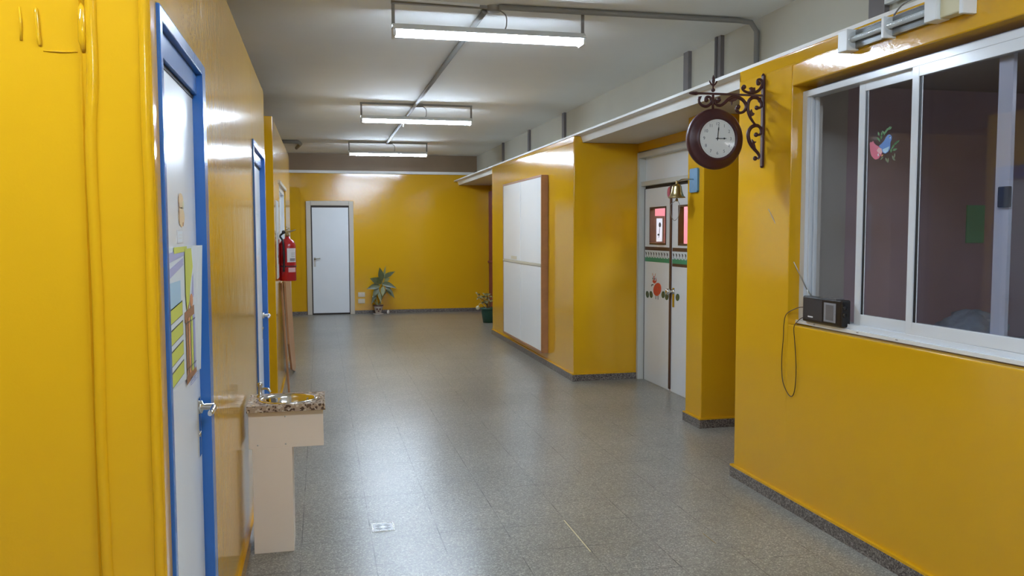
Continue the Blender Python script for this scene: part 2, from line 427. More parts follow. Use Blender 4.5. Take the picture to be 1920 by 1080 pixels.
# baseboards
def base(name, boxes, h=.072):
    mb = MB()
    for x0, x1, y0, y1 in boxes:
        mb.box(x0, x1, y0, y1, 0, h-.007, 0)
    mb2 = mb
    for x0, x1, y0, y1 in boxes:
        mb.box(x0, x1, y0, y1, h-.007, h+.004, 1)
    struct(mb.build(name, ['granite_base', YEL]))
base('baseboard_right', [(2.432, 2.45, -4.99, 4.62), (2.432, 3.5, 4.62, 4.636)])
base('baseboard_pillar', [(2.795, 2.81, 5.815, 6.125), (2.81, 3.30, 5.815, 5.83), (2.81, 3.14, 6.11, 6.125)])
base('baseboard_board', [(2.443, 2.46, 7.98, 12.06), (2.46, 3.14, 7.98, 7.995)])
base('baseboard_back', [(-3.9, -0.255, 15.635, 15.65), (0.60, 3.10, 15.635, 15.65)])
struct(MB().box(-0.36, -0.347, 2.90, 4.86, 0, .07).box(-0.37, -0.357, 7.20, 10.95, 0, .07).box(-.36,-.347,5.87,5.955,0,.07).build('baseboard_left', YEL))

# ---------------------------------------------------------------- left doors
def left_door(n, y0, y1, ztop, leafx, open_dark=False):
    mb = MB(); fw = .075; hx = leafx+.004
    for a, b in ((y0, y0+.030), (y1-fw, y1)):
        mb.box(-0.46, -0.352, a, b, 0, ztop)
    mb.box(-0.46, -0.352, y0+.030, y1-fw, ztop-.035, ztop)
    mb.box(-0.46, hx+.010, y0+.030, y1-fw, ztop-.10, ztop-.035)
    d = struct(mb.build('door_%d' % n, 'blue_gloss', bevel=.003))
    ya, yb = y0+.032, y1-fw-.004
    mb = MB().box(-0.43, leafx, ya, yb, 0.012, ztop-.112, 0)
    MB().box(-0.44, leafx-.006, y1-fw-.005, y1-fw, 0, ztop-.1, 0).box(-0.44, leafx+.002, ya, yb, ztop-.112, ztop-.101, 0).build('door_gap', 'gap_shade', d)  # dark strips painted as the shade around the leaf
    leaf = mb.build('leaf', 'door_grey_white', d)
    yh = yb-.055
    h = MB()
    h.box(leafx, leafx+.004, yh-.022, yh+.022, .80, .985)
    h.lathe((leafx+.004, yh, .955), (1, 0, 0), [(0.0, 0), (.022, 0), (.022, .008), (.010, .012), (.010, .045), (0.0, .046)], 16)
    h.tube(smooth_path([(leafx+.045, yh, .955), (leafx+.050, yh-.03, .957), (leafx+.048, yh-.11, .953)], 4), [.010]+[.009]*7+[.006], 10)
    h.frustum((leafx+.002, yh, .87), .011, (leafx+.008, yh, .87), .010, 12)
    h.build('door_handle', 'chrome', d)
    return d
d1 = left_door(1, D1[0], D1[1], D1[3], -0.383)
d2 = left_door(2, D2[0], D2[1], D2[3], -0.385)
# sign paper on door 2
o = MB().box(-0.3849, -0.384, 5.38, 5.60, 1.36, 1.62).build('paper_notice', 'paper_white')
tag(o, 'small white paper notice stuck on the second blue-framed door on the left', 'notice')

# poster with pencils, on the near door
def poster():
    x = -0.3805
    P = PXp(x)
    mb = MB()
    y0, y1, zt, zb = 2.22, 2.755, 1.462, 1.095
    # slightly curled sheet: grid
    n = 14; vs = []; fs = []
    for i in range(n+1):
        u = i/n; yy = y0+(y1-y0)*u
        for k in (0, 1):
            off = 0.0015 + (0.020*max(0, (u-.82)/.18)**1.5 if k else 0.006*max(0, (u-.8)/.2)**2)
            vs.append((x+off, yy, (zt if k else zb-.02*u+.0)))
    for i in range(n): fs.append((2*i, 2*i+2, 2*i+3, 2*i+1))
    mb.add(vs, fs, 0)
    M = ['paper_white', 'paper_lime', 'paper_lilac', 'paper_sky', 'paper_orange', 'paper_brown', 'ink_black', 'sprig_green']
    def q(poly, m, h=.0026):
        poly = [((2.22+(a-2.22)*1.6) if a < 2.39 else 2.50+(a-2.40)*1.08, b) for a, b in poly]
        mb.prism(poly, P, h-.0006, h, m)
    q([(2.22, 1.40), (2.40, 1.43), (2.40, 1.41), (2.22, 1.375)], 2); q([(2.22, 1.445), (2.42, 1.458), (2.42, 1.437), (2.22, 1.42)], 2, .0030)
    q([(2.30, 1.462), (2.46, 1.462), (2.46, 1.448), (2.30, 1.445)], 1, .0040)
    q(rect(2.22, 2.36, 1.29, 1.37), 3)
    q([(2.42, 1.455), (2.53, 1.455), (2.55, 1.40), (2.50, 1.35), (2.47, 1.30), (2.43, 1.28), (2.42, 1.33)], 1, .0048)
    q([(2.55, 1.37), (2.585, 1.39), (2.59, 1.33), (2.56, 1.31), (2.53, 1.30)], 2, .0032)
    for k, z in enumerate((1.295, 1.24, 1.185, 1.13)):
        q([(2.225, z-.035), (2.375, z-.022), (2.375, z+.018), (2.225, z+.005)], 6, .0026)
        q([(2.229, z-.032), (2.371, z-.020), (2.371, z+.015), (2.229, z+.002)], 1, .0032)
    q([(2.40, 1.275), (2.60, 1.285), (2.60, 1.258), (2.40, 1.245)], 5, .003)
    q([(2.41, 1.09), (2.60, 1.10), (2.60, 1.078), (2.41, 1.066)], 5, .003)
    for k, (c, yy) in enumerate(((5, 2.425), (4, 2.468), (1, 2.513), (2, 2.557))):
        q([(yy-.014, 1.092), (yy+.014, 1.094), (yy+.014, 1.255), (yy-.014, 1.253)], c, .0038)
        q([(yy-.014, 1.240), (yy+.014, 1.242), (yy+.014, 1.245), (yy-.014, 1.243)], 6, .0042)
        q([(yy-.014, 1.108), (yy+.014, 1.110), (yy+.014, 1.113), (yy-.014, 1.111)], 6, .0042)
    q(ell(2.455, 1.297, .025, .020, 12), 5, .0036); q(ell(2.52, 1.30, .025, .020, 12), 4, .0036)
    for i_ in range(4): q(rect(2.47, 2.60, 1.072-.006*i_, 1.074-.006*i_), 2, .003)
    o = mb.build('classroom_poster', M, fix=False)
    tag(o, 'white poster with lime boxes and tall coloured crayons on the nearest door', 'poster')
poster()
mb = MB()
P = PXp(-0.3825)
mb.prism(ell(2.515, 1.590, .040, .022, 16), P, 0, .0012, 0); mb.prism(ell(2.52, 1.545, .050, .028, 16), P, 0, .0012, 0)
mb.prism(ell(2.478, 1.565, .004, .045, 12), P, .0012, .0016, 1); mb.prism(ell(2.55, 1.58, .010, .012, 10), P, .0012, .0018, 2); mb.prism(ell(2.54, 1.525, .006, .006, 10), P, .0012, .0018, 1)
tag(mb.build('door_sticker', ['skin_yellow', 'paper_brown', 'flower_white'], fix=False), 'small cream and yellow cut-out sticker high on the nearest door', 'sticker')
mb = MB()
mb.prism(rect(2.44, 2.53, 1.472, 1.508), P, 0, .001, 0)
mb.prism(rect(2.448, 2.522, 1.475, 1.505), P, .001, .0012, 1); mb.prism(rect(2.46, 2.51, 1.493, 1.496), P, .0012, .0014, 0); mb.prism(rect(2.46, 2.51, 1.484, 1.487), P, .0012, .0014, 0)
tag(mb.build('name_tag', ['label_white', 'paper_white'], fix=False), 'tiny pale paper tag between the cut-out sticker and the crayon poster', 'tag')
# pale poster near the corner of the far partition
mb = MB().box(-0.3695, -0.367, 7.50, 7.90, 1.10, 1.78, 0).box(-0.367, -0.3663, 7.62, 7.66, 1.28, 1.50, 1).box(-0.367, -0.3663, 7.72, 7.80, 1.22, 1.30, 2)
tag(mb.build('wall_notice', ['paper_white', 'ink_black', 'paper_brown'], fix=False), 'pale narrow paper sheet on the left wall just before the fire extinguisher', 'notice')

# ---------------------------------------------------------------- far door
d = struct(MB().box(-.25, -.165, 15.615, 15.66, 0, 2.07).box(.515, .597, 15.615, 15.66, 0, 2.07).box(-.165, .515, 15.615, 15.66, 1.99, 2.07).build('door_3', 'door_cream', bevel=.008))
MB().box(-.165, .515, 15.630, 15.649, 0.0, 1.99).build('door_gap', 'gap_shade', d)  # dark backing panel in place of the shaded gap behind the leaf
MB().box(-.145, .503, 15.620, 15.6295, 0.03, 1.955).build('leaf', 'door_grey_white', d, bevel=.002)
h = MB().box(-.125, -.09, 15.614, 15.620, .88, 1.05)
h.lathe((-.107, 15.614, 1.02), (0, -1, 0), [(0, 0), (.016, 0), (.012, .03), (0, .032)], 12).tube([(-.107, 15.58, 1.02), (-.07, 15.575, 1.025), (-.01, 15.575, 1.035)], .009, 8)
h.build('door_handle', 'brushed_steel', d)
for zc, n_, lab in ((.355, 0, 'upper ivory wall socket right of the far white door'), (.235, 1, 'lower ivory wall socket right of the far white door')):
    t = thing('wall_socket', lab, 'socket', (.72, 15.65, zc), 'ivory sockets by the far door')
    MB().box(.66, .785, 15.638, 15.6495, zc-.042, zc+.042).build('plate', 'ivory_plastic', t, bevel=.004)
    for k in (-1, 1): MB().box(.7225+k*.03-.018, .7225+k*.03+.018, 15.633, 15.638, zc-.022, zc+.022).build('outlet', 'ivory_plastic', t, bevel=.003)

# ---------------------------------------------------------------- double door on the right
XD = 3.19
mb = MB()
mb.box(3.125, 3.24, 7.945, DY1, 0, DZ); mb.box(3.125, 3.24, DY0, DY0+.05, 0, DZ); mb.box(3.125, 3.24, DY0+.05, 7.945, 2.235, DZ)
mb.box(3.15, 3.24, DY0+.05, 7.945, 1.955, 2.00)
d4 = struct(mb.build('door_4', 'frame_offwhite', bevel=.004))
MB().box(3.20, 3.22, DY0+.05, 7.945, 2.00, 2.235).build('transom_panel', 'door_grey_white', d4)
MB().box(3.20, 3.23, DY0+.05, 7.945, 1.925, 1.955).box(3.19, 3.20, 7.93, 7.945, 0, 1.93).build('door_gap', 'gap_shade', d4)  # dark fillers give the leaf gaps their shade by colour
def leaf(y0, y1, holes, name='leaf'):
    mb = MB(); wall_grid(mb, lambda a, b, c, d: mb.box(XD, XD+.04, a, b, c, d), y0, y1, 0.002, 1.925, holes)
    return mb.build(name, 'door_grey_white', d4)
HL = (7.40, 7.80, 1.375, 1.742); HR = (6.72, 7.12, 1.375, 1.742)
l1 = leaf(7.295, 7.93, [HL]); l2 = leaf(DY0+.055, 7.265, [HR])
for H_, L_ in ((HL, l1), (HR, l2)):
    mb = MB(); w_ = .016
    a, b, c, d_ = H_
    for bx in ((a-.0, a+w_, c, d_), (b-w_, b, c, d_), (a+w_, b-w_, c, c+w_), (a+w_, b-w_, d_-w_, d_)):
        mb.box(XD-.006, XD+.045, *bx)
    mb.build('vision_frame', 'brown_wood_dark', L_)
# meeting strip
MB().box(XD-.012, XD, 7.262, 7.298, 0.02, 1.93).build('meeting_strip', 'brown_wood_dark', d4, bevel=.003)
h = MB().box(XD-.004, XD, 7.190, 7.235, .80, .98)
h.lathe((XD-.004, 7.213, .945), (-1, 0, 0), [(0, 0), (.024, 0), (.024, .01), (.012, .014), (.012, .035), (.028, .045), (.030, .06), (.020, .074), (0, .076)], 18)
h.build('door_handle', 'chrome', l2)
# painted strip & stickers
P = PX(XD-.0005)
for (a, b), L_, nm in (((7.31, 7.92), l1, 0), ((6.60, 7.25), l2, 1)):
    mb = MB()
    mb.prism(rect(a, b, 1.318, 1.352), P, 0, .0015, 0)
    mb.prism(rect(a, b, 1.245, 1.318), P, 0, .0012, 1)
    mb.prism(rect(a, b, 1.205-.0, 1.245), P, 0, .0015, 2)
    k = 0; y = b-.03
    while y > a+.02:
        mb.prism(ell(y, 1.283, .011, .014, 10), P, .0012, .0018, 3); mb.prism(rect(y-.003, y+.003, 1.250, 1.275), P, .0012, .0018, 3)
        mb.prism(rect(y+.006, y+.018, 1.290, 1.300), P, .0012, .0018, 3)
        mb.prism(ell(y-.03, 1.248, .012, .008, 8), P, .0015, .0020, 2)
        y -= .066
    if nm: mb.prism(rect(a, b, 1.178, 1.205), P, 0, .0015, 0)
    mb.build('border_strip', ['brown_wood_dark', 'paper_white', 'strip_green', 'ink_black'], L_, fix=False)
mb = MB()
mb.prism(ell(7.600, .940, .098, .062, 28, -.25), P, 0, .002, 0)
mb.prism(ell(7.672, 1.030, .052, .036, 20, 0), P, .0005, .0025, 0)
for s_ in (-1, 1):
    mb.prism(ell(7.680+s_*.030, 1.044, .022, .024, 16), P, .0025, .0032, 2); mb.prism(ell(7.680+s_*.024, 1.040, .009, .010, 10), P, .0032, .0038, 3)
    mb.prism([(7.685+s_*.02, 1.06), (7.685+s_*.028, 1.06), (7.685+s_*.040, 1.092), (7.685+s_*.034, 1.093)], P, 0, .002, 1)
for (a, b) in ((7.56, .92), (7.63, .91), (7.60, .96), (7.58, .895)): mb.prism(ell(a, b, .010, .006, 8), P, .002, .0026, 4)
mb.prism(rect(7.575, 7.582, .842, .885), P, 0, .0015, 3); mb.prism(rect(7.635, 7.642, .842, .885), P, 0, .0015, 3)
mb.prism([(7.70, .985), (7.745, .980), (7.752, .960), (7.742, .960), (7.735, .972), (7.70, .975)], P, 0, .0015, 3)
tag(mb.build('insect_sticker', ['sticker_red', 'paper_orange', 'paper_white', 'ink_black', 'paper_brown'], fix=False), 'red long-bodied insect sticker with big white eyes on the left leaf of the double door', 'sticker')
for i_, (y, z, lb) in enumerate(((7.852, .873, 'dark green oval sticker at the far left of the double door row'), (7.755, .879, 'dark green oval sticker touching the left of the red insect'), (7.455, .899, 'dark green oval sticker just right of the red insect'), (7.368, .887, 'dark green oval sticker next to the door meeting strip'), (7.124, .898, 'dark green oval sticker right of the round door knob'))):
    mb = MB().prism(ell(y, z, .041, .033, 18, (.3 if i_ < 2 else -.3)), P, 0, .0015, 0).prism(ell(y, z, .026, .024, 14, (.3 if i_ < 2 else -.3)), P, .0015, .002, 1)
    tag(mb.build('leaf_sticker', ['sticker_leaf', 'leaf_green'], fix=False), lb, 'sticker', 'green oval stickers on the double door')
tag(MB().prism(ell(7.33, 1.865, .05, .055, 20), P, 0, .002, 0).build('round_sticker', 'bird_pink'), 'round pink-red sticker behind the brass bell at the top of the door', 'sticker')

# classroom behind the double door: pink end wall with a framed drawing and its own lamp
struct(MB().box(3.30, 6.0, 8.0, 8.1, 0, 2.385).build('wall_classroom_back', 'pink_paint'))
struct(MB().box(5.9, 6.0, 6.05, 8.0, 0, 2.385).build('wall_classroom_right', 'pink_paint'))
t = thing('picture_frame', 'small dark-framed flower drawing seen through the left vision panel of the double door', 'picture', (3.38, 8.0, 1.40))
MB().box(3.315, 3.335, 7.985, 8.0, 1.375, 1.66).box(3.405, 3.425, 7.985, 8.0, 1.375, 1.66).box(3.335, 3.405, 7.985, 8.0, 1.375, 1.40).box(3.335, 3.405, 7.985, 8.0, 1.64, 1.66).build('frame', 'brown_wood_dark', t)
mb = MB().box(3.335, 3.405, 7.992, 8.0, 1.40, 1.64, 0)
Pp = PY(7.992)
mb.prism(ell(3.375, 1.57, .013, .026, 12), Pp, 0, .001, 1); mb.prism([(3.372, 1.54), (3.377, 1.54), (3.368, 1.44), (3.363, 1.44)], Pp, 0, .001, 1); mb.prism(ell(3.362, 1.47, .012, .010, 10), Pp, 0, .001, 1)
mb.build('drawing', ['paper_white', 'ink_black'], t, fix=False)
t = thing('classroom_lamp', 'fluorescent tube lamp inside the pink classroom behind the double door', 'lamp', (4.3, 7.2, 2.36))
MB().box(3.7, 4.9, 7.14, 7.26, 2.33, 2.384).build('housing', 'lamp_housing', t)
for dy in (-.03, .03): MB().frustum((3.72, 7.2+dy, 2.305), .018, (4.88, 7.2+dy, 2.305), .018, 10).build('tube', 'tube_light', t)

# ---------------------------------------------------------------- ceiling lights
def ceiling_light(y, label, group, first=None):
    if first:
        o = copy_tree(first); o.location = (1.075, y, CEIL); o['label'] = label
        return o
    t = thing('ceiling_light', label, 'lamp', (1.075, y, CEIL), group)
    MB().box(.45, 1.70, y-.012, y+.012, CEIL-.018, CEIL).build('ceiling_rail', 'conduit_grey', t)
    for x in (.462, 1.688):
        MB().box(x-.010, x+.010, y-.004, y+.004, 2.755, CEIL-.018).build('hanger', 'conduit_grey', t)
    hb = MB()
    # white reflector: flat spine with flanks
    prof = [(-.066, 2.746), (-.050, 2.764), (-.03, 2.785), (.03, 2.785), (.050, 2.764), (.066, 2.746), (.064, 2.744), (.048, 2.760), (.028, 2.780), (-.028, 2.780), (-.048, 2.760), (-.064, 2.744)]
    vs = [(x, y+a, z) for x in (.455, 1.695) for a, z in prof]; n = len(prof)
    hb.add(vs, [(i, (i+1) % n, n+(i+1) % n, n+i) for i in range(n)], 0)
    for o_ in (0, n):
        for a in range(5): hb.add([vs[o_+a], vs[o_+a+1], vs[o_+10-a], vs[o_+(11-a)]], [(0, 1, 2, 3)], 0)
    hb.build('reflector', 'lamp_housing', t)
    for dy in (-.035, .035):
        tb = MB().frustum((.475, y+dy, 2.735), .019, (1.675, y+dy, 2.735), .019, 12).build('tube', 'tube_light', t)
    for x in (.455, 1.675):
        MB().box(x, x+.02, y-.060, y+.060, 2.708, 2.765).build('end_cap', 'lamp_housing', t, bevel=.003)
    MB().tube(smooth_path([(1.10, y, CEIL-.01), (1.17, y-.01, CEIL-.05), (1.18, y, CEIL-.11), (1.17, y, 2.785)], 5), .004, 6).build('wire', 'conduit_grey', t)
    MB().lathe((1.10, y, CEIL), (0, 0, -1), [(0, .03), (.045, .03), (.05, 0)], 16).build('junction_box', 'conduit_grey', t)
    return t
G = 'hanging fluorescent lamps of the corridor'
L1 = ceiling_light(5.30, 'nearest lit fluorescent ceiling lamp in view, the largest and brightest', G)
L2 = ceiling_light(9.44, 'middle lit fluorescent lamp hanging over the corridor', G, L1)
L3 = ceiling_light(13.5, 'farthest lit fluorescent lamp, just in front of the back wall', G, L1)
L0 = ceiling_light(1.20, 'lit fluorescent ceiling lamp above the viewer, out of the picture', G, L1)
Lm = ceiling_light(-2.9, 'lit fluorescent ceiling lamp behind the viewer', G, L1)
Ls = ceiling_light(0.95, 'lit fluorescent ceiling lamp in the side hall left of the viewer, out of the picture', G, L1)
Ls.location.x = -1.20
t_ = MB().tube([(.92, 9.44, 2.715), (.92, 9.44, 2.67)], .004, 6).build('pull_cord', 'paper_white')
tag(t_, 'short white pull cord under the middle fluorescent lamp', 'cord')
t_.location = (0, 0, 0)

# conduits
def pipe(name, pts, r, label, m='conduit_grey', k=1, cat='pipe', seg=10):
    o = MB().tube(pts if k == 1 else smooth_path(pts, k), r, seg).build(name, m)
    return tag(o, label, cat)
pipe('ceiling_conduit', [(1.05, 5.35, CEIL-.02), (1.05, 13.45, CEIL-.02)], .019, 'long grey conduit running along the ceiling from lamp to lamp')
pipe('ceiling_conduit', [(1.12, 5.24, CEIL-.020), (2.76, 5.22, CEIL-.020), (2.84, 5.21, CEIL-.03), (2.878, 5.20, CEIL-.09), (2.880, 5.20, 2.47)], .018, 'grey conduit crossing the ceiling and bending down the upper right wall')
pipe('ceiling_conduit', [(-.60, 13.45, CEIL-.03), (-.32, 13.45, CEIL-.03), (-.28, 13.7, CEIL-.035), (-.36, 14.4, CEIL-.03)], .028, 'short bent conduit on the ceiling at the far left')
pipe('ceiling_conduit', [(-3.9, 4.9, CEIL-.008), (1.0, 5.27, CEIL-.008)], .010, 'thin pale conduit line across the ceiling to the nearest lamp', 'ceiling_paint')
pipe('loose_wire', [(2.86, 13.9, 2.47), (2.80, 14.1, 2.58), (2.84, 14.3, 2.62), (2.88, 14.0, 2.60)], .006, 'curled loose wire on the ledge near the back wall', 'ink_black', 4, 'wire')
pipe('loose_wire', [(2.60, 13.7, 2.472), (2.55, 13.9, 2.52), (2.6, 14.3, 2.50), (2.65, 14.6, 2.475)], .005, 'lower loose wire lying on the ledge near the back wall', 'ink_black', 4, 'wire')

# ---------------------------------------------------------------- board on the pier
t = thing('wall_board', 'tall white four-panel board with deep wooden frame on the yellow pier', 'board', (2.46, 9.95, .15))
X0 = 2.38
mb = MB().box(X0-.0, 2.4595, 8.95, 8.972, .150, 2.130).box(X0, 2.4595, 10.93, 10.95, .150, 2.130).box(X0, 2.4595, 8.972, 10.93, .150, .170).box(X0, 2.4595, 8.972, 10.93, 2.110, 2.130)
mb.build('frame', 'pine', t, bevel=.002)
MB().box(X0+.04, 2.459, 8.972, 10.93, .17, 2.11).build('backing', 'gap_shade', t)
for (a, b) in ((8.975, 9.945), (9.965, 10.927)):
    for (c, d_) in ((.172, 1.115), (1.148, 2.108)):
        MB().box(X0+.003, X0+.030, a, b, c, d_).build('panel', 'board_white', t, bevel=.002)
MB().box(X0-.004, X0+.03, 8.975, 10.927, 1.117, 1.146).build('middle_rail', 'board_edge_cream', t, bevel=.003)
MB().box(X0-.001, X0+.0025, 10.15, 10.45, 1.16, 1.20).build('label_strip', 'board_edge_cream', t)

# ---------------------------------------------------------------- drinking sink
t = thing('hand_basin', 'small beige pedestal basin with granite top against the left wall', 'sink', (-.17, 4.1, 0))
mb = MB()
x0, x1, y0, y1, z0, z1 = -.345, .008, 3.955, 4.262, .675, .705
cx, cy, rx, ry = -.162, 4.105, .128, .112; n = 48
outer = []; inner = []
for i_ in range(n):
    a = 2*PI*i_/n; ca, sa = math.cos(a), math.sin(a)
    inner.append((cx+rx*ca, cy+ry*sa))
    tx = ((x1-cx) if ca > 0 else (x0-cx))/ca if abs(ca) > 1e-6 else 1e9
    ty = ((y1-cy) if sa > 0 else (y0-cy))/sa if abs(sa) > 1e-6 else 1e9
    k = min(tx, ty); outer.append((cx+ca*k, cy+sa*k))
# snap nearest outer vertices to the corners
for c_ in ((x0, y0), (x0, y1), (x1, y0), (x1, y1)):
    j = min(range(n), key=lambda q: (outer[q][0]-c_[0])**2+(outer[q][1]-c_[1])**2); outer[j] = c_
vs = [(*p, z1) for p in inner]+[(*p, z1) for p in outer]+[(*p, z0) for p in outer]+[(*p, z0) for p in inner]
fs = []
for i_ in range(n):
    j = (i_+1) % n
    fs += [(i_, j, n+j, n+i_), (n+i_, n+j, 2*n+j, 2*n+i_), (2*n+i_, 2*n+j, 3*n+j, 3*n+i_), (3*n+i_, 3*n+j, j, i_)]
mb.add(vs, fs, 0); mb.build('counter_top', 'granite_counter', t)
mb = MB().lathe((cx, cy, z1), (0, 0, 1), [(rx+.010, .0005), (rx+.009, .004), (rx+.002, .0055), (rx-.006, .002), (rx-.012, -.012), (rx-.022, -.055), (rx-.045, -.080), (.03, -.088), (.012, -.090), (0.0005, -.090)], 48, sy=ry/rx, u=(1, 0, 0))
mb.build('bowl', 'chrome', t)
mb = MB().box(-.340, -.002, 3.990, 4.008, .498, .6745).box(-.340, -.002, 4.220, 4.238, .498, .6745).box(-.340, -.325, 4.008, 4.22, .498, .6745).box(-.017, -.002, 4.008, 4.22, .498, .6745)
mb.build('apron', 'sink_laminate', t, bevel=.0015)
MB().box(-.326, -.146, 3.990, 4.20, 0, .498).build('pedestal', 'sink_laminate', t, bevel=.0015)
for (a, b) in ((-.30, .515), (-.175, .515), (-.175, .645)): MB().lathe((a, 3.990, b), (0, -1, 0), [(.004, 0), (.003, .0015), (.0005, .002)], 10).build('screw', 'brushed_steel', t)
mb = MB().lathe((-.298, 4.185, .705), (0, 0, 1), [(.016, 0), (.016, .006), (.009, .010), (.009, .05), (.012, .052), (.012, .068), (0.0005, .072)], 16)
mb.tube(smooth_path([(-.298, 4.185, .735), (-.285, 4.18, .745), (-.262, 4.17, .745), (-.248, 4.165, .73)], 4), .006, 8)
mb.build('tap', 'brushed_steel', t)

# ---------------------------------------------------------------- floor drain
t = thing('floor_drain', 'square chrome floor drain grate in the terrazzo floor', 'drain', (.285, 4.21, 0))
mb = MB().box(.228, .342, 4.150, 4.158, 0, .004).box(.228, .342, 4.262, 4.270, 0, .004).box(.228, .236, 4.158, 4.262, 0, .004).box(.334, .342, 4.158, 4.262, 0, .004)
mb.build('rim', 'chrome', t)
mb = MB().box(.237, .333, 4.159, 4.261, 0.0005, .003, 0)
for k in range(4):
    a = PI/4+k*PI/2
    for j in (-1, 0, 1):
        c_ = (.285+math.cos(a)*.030, 4.21+math.sin(a)*.030)
        tx, ty = -math.sin(a), math.cos(a)
        p = (c_[0]+tx*j*.011, c_[1]+ty*j*.011)
        dx, dy = math.cos(a)*.012, math.sin(a)*.012; nx, ny = tx*.0022, ty*.0022
        mb.prism([(p[0]-dx-nx, p[1]-dy-ny), (p[0]+dx-nx, p[1]+dy-ny), (p[0]+dx+nx, p[1]+dy+ny), (p[0]-dx+nx, p[1]-dy+ny)], PZ(.003), 0, .0004, 1)
mb.prism(ell(.285, 4.21, .012, .012, 16), PZ(.003), 0, .001, 2)
mb.build('grate', ['drain_metal', 'ink_black', 'brushed_steel'], t, fix=False)
# brass divider strips in the floor
tag(MB().box(1.210, 1.2155, 3.66, 4.10, 0, .0012).build('floor_strip', 'battery_cream'), 'thin pale metal strip set in the terrazzo floor', 'strip')
tag(MB().box(1.83, 1.834, 3.62, 3.76, 0, .0012).build('floor_strip', 'brass'), 'short brass strip in the floor near the right wall', 'strip')

# ---------------------------------------------------------------- fire extinguisher
ex, ey = -.293, 7.85
t = thing('fire_extinguisher', 'red fire extinguisher with white labels hung on the left wall', 'fire extinguisher', (ex, ey, 1.06))
cyl = MB().lathe((ex, ey, 1.065), (0, 0, 1), [(0.0005, 0), (.070, 0), (.074, .006), (.074, .31), (.070, .335), (.055, .362), (.034, .378), (.024, .382), (.022, .40), (0.0005, .401)], 32).build('cylinder', 'extinguisher_red', t)
mb = MB().frustum((ex, ey, 1.466), .018, (ex, ey, 1.50), .016, 14)
mb.box(ex-.012, ex+.012, ey-.012, ey+.012, 1.495, 1.52)
valve = mb.build('valve', 'brass', t)
mb = MB().tube([(ex-.02, ey, 1.505), (ex+.03, ey, 1.512), (ex+.075, ey-.01, 1.527)], [.007, .007, .005], 8)
mb.tube([(ex-.02, ey, 1.52), (ex+.02, ey, 1.540), (ex-.015, ey, 1.556)], [.006, .006, .004], 8)
mb.build('lever', 'brass', valve)
MB().lathe((ex-.03, ey-.03, 1.505), (0, -1, 0), [(.016, 0), (.016, .012), (0.0005, .013)], 14).build('gauge', 'ink_black', valve)
MB().tube(smooth_path([(ex-.03, ey, 1.50), (ex-.06, ey-.04, 1.47), (ex-.035, ey-.078, 1.42), (ex-.028, ey-.080, 1.30), (ex-.032, ey-.079, 1.15)], 6), .009, 8).build('hose', 'rubber_black', valve)
def wrap(z0, z1, a0, a1, r, m, name, extra=None):
    mb = MB(); n = 14; vs = []
    for i_ in range(n+1):
        a = a0+(a1-a0)*i_/n
        vs += [(ex+r*math.cos(a), ey+r*math.sin(a), z0), (ex+r*math.cos(a), ey+r*math.sin(a), z1)]
    mb.add(vs, [(2*i_, 2*i_+2, 2*i_+3, 2*i_+1) for i_ in range(n)], 0, True)
    if extra:
        for (ea, eb, ez0, ez1) in extra:
            vs = []
            for i_ in range(n+1):
                a = ea+(eb-ea)*i_/n
                vs += [(ex+(r+.0005)*math.cos(a), ey+(r+.0005)*math.sin(a), ez0), (ex+(r+.0005)*math.cos(a), ey+(r+.0005)*math.sin(a), ez1)]
            mb.add(vs, [(2*i_, 2*i_+2, 2*i_+3, 2*i_+1) for i_ in range(n)], 1, True)
    mb.build(name, [m, 'label_grey'], cyl, fix=False)
wrap(1.235, 1.36, -PI/2-.02, -.35, .0748, 'label_white', 'upper_label', [(-PI/2+.3, -.5, 1.245, 1.27), (-1.1, -.5, 1.285, 1.288), (-1.1, -.5, 1.30, 1.303), (-1.1, -.5, 1.315, 1.318)])
wrap(1.145, 1.185, -PI/2+.10, -.45, .0748, 'label_pink', 'lower_label')
MB().lathe((ex, ey, 1.194), (0, 0, 1), [(.0745, 0), (.078, 0), (.078, .008), (.0745, .008)], 32).build('strap', 'rubber_black', t)
MB().box(-.3695, -.362, ey-.05, ey+.05, 1.07, 1.44).build('backplate', 'extinguisher_red', t)

# leaning boards below the extinguisher
def slant(y0, y1, xb, xt, z1, th, label, m, name='wooden_board', wob=0):
    mb = MB()
    vs = [(xb-th, y0, 0), (xb, y0, 0), (xb, y1, 0), (xb-th, y1, 0), (xt-th, y0, z1), (xt, y0, z1), (xt, y1, z1), (xt-th, y1, z1)]
    mb.add(vs, [(0,3,2,1),(4,5,6,7),(0,1,5,4),(1,2,6,5),(2,3,7,6),(3,0,4,7)], 0)
    return tag(mb.build(name, m, bevel=.003), label, 'board')
mb = MB(); poly = [(8.34, .42), (8.60, .13), (9.30, .0), (9.56, .0), (9.60, 1.0), (8.36, 1.03)]
lean = lambda a_, b_, h: (-.291-.045*b_-h, a_, b_)
mb.prism(poly, lean, 0, .020)
tag(mb.build('wooden_board', 'plywood', bevel=.002), 'wide brown wooden panel leaning on the left wall below the extinguisher', 'board')
slant(7.94, 8.02, -.300, -.350, 1.04, .018, 'narrow light plank leaning on the left wall nearest the extinguisher', 'plywood')

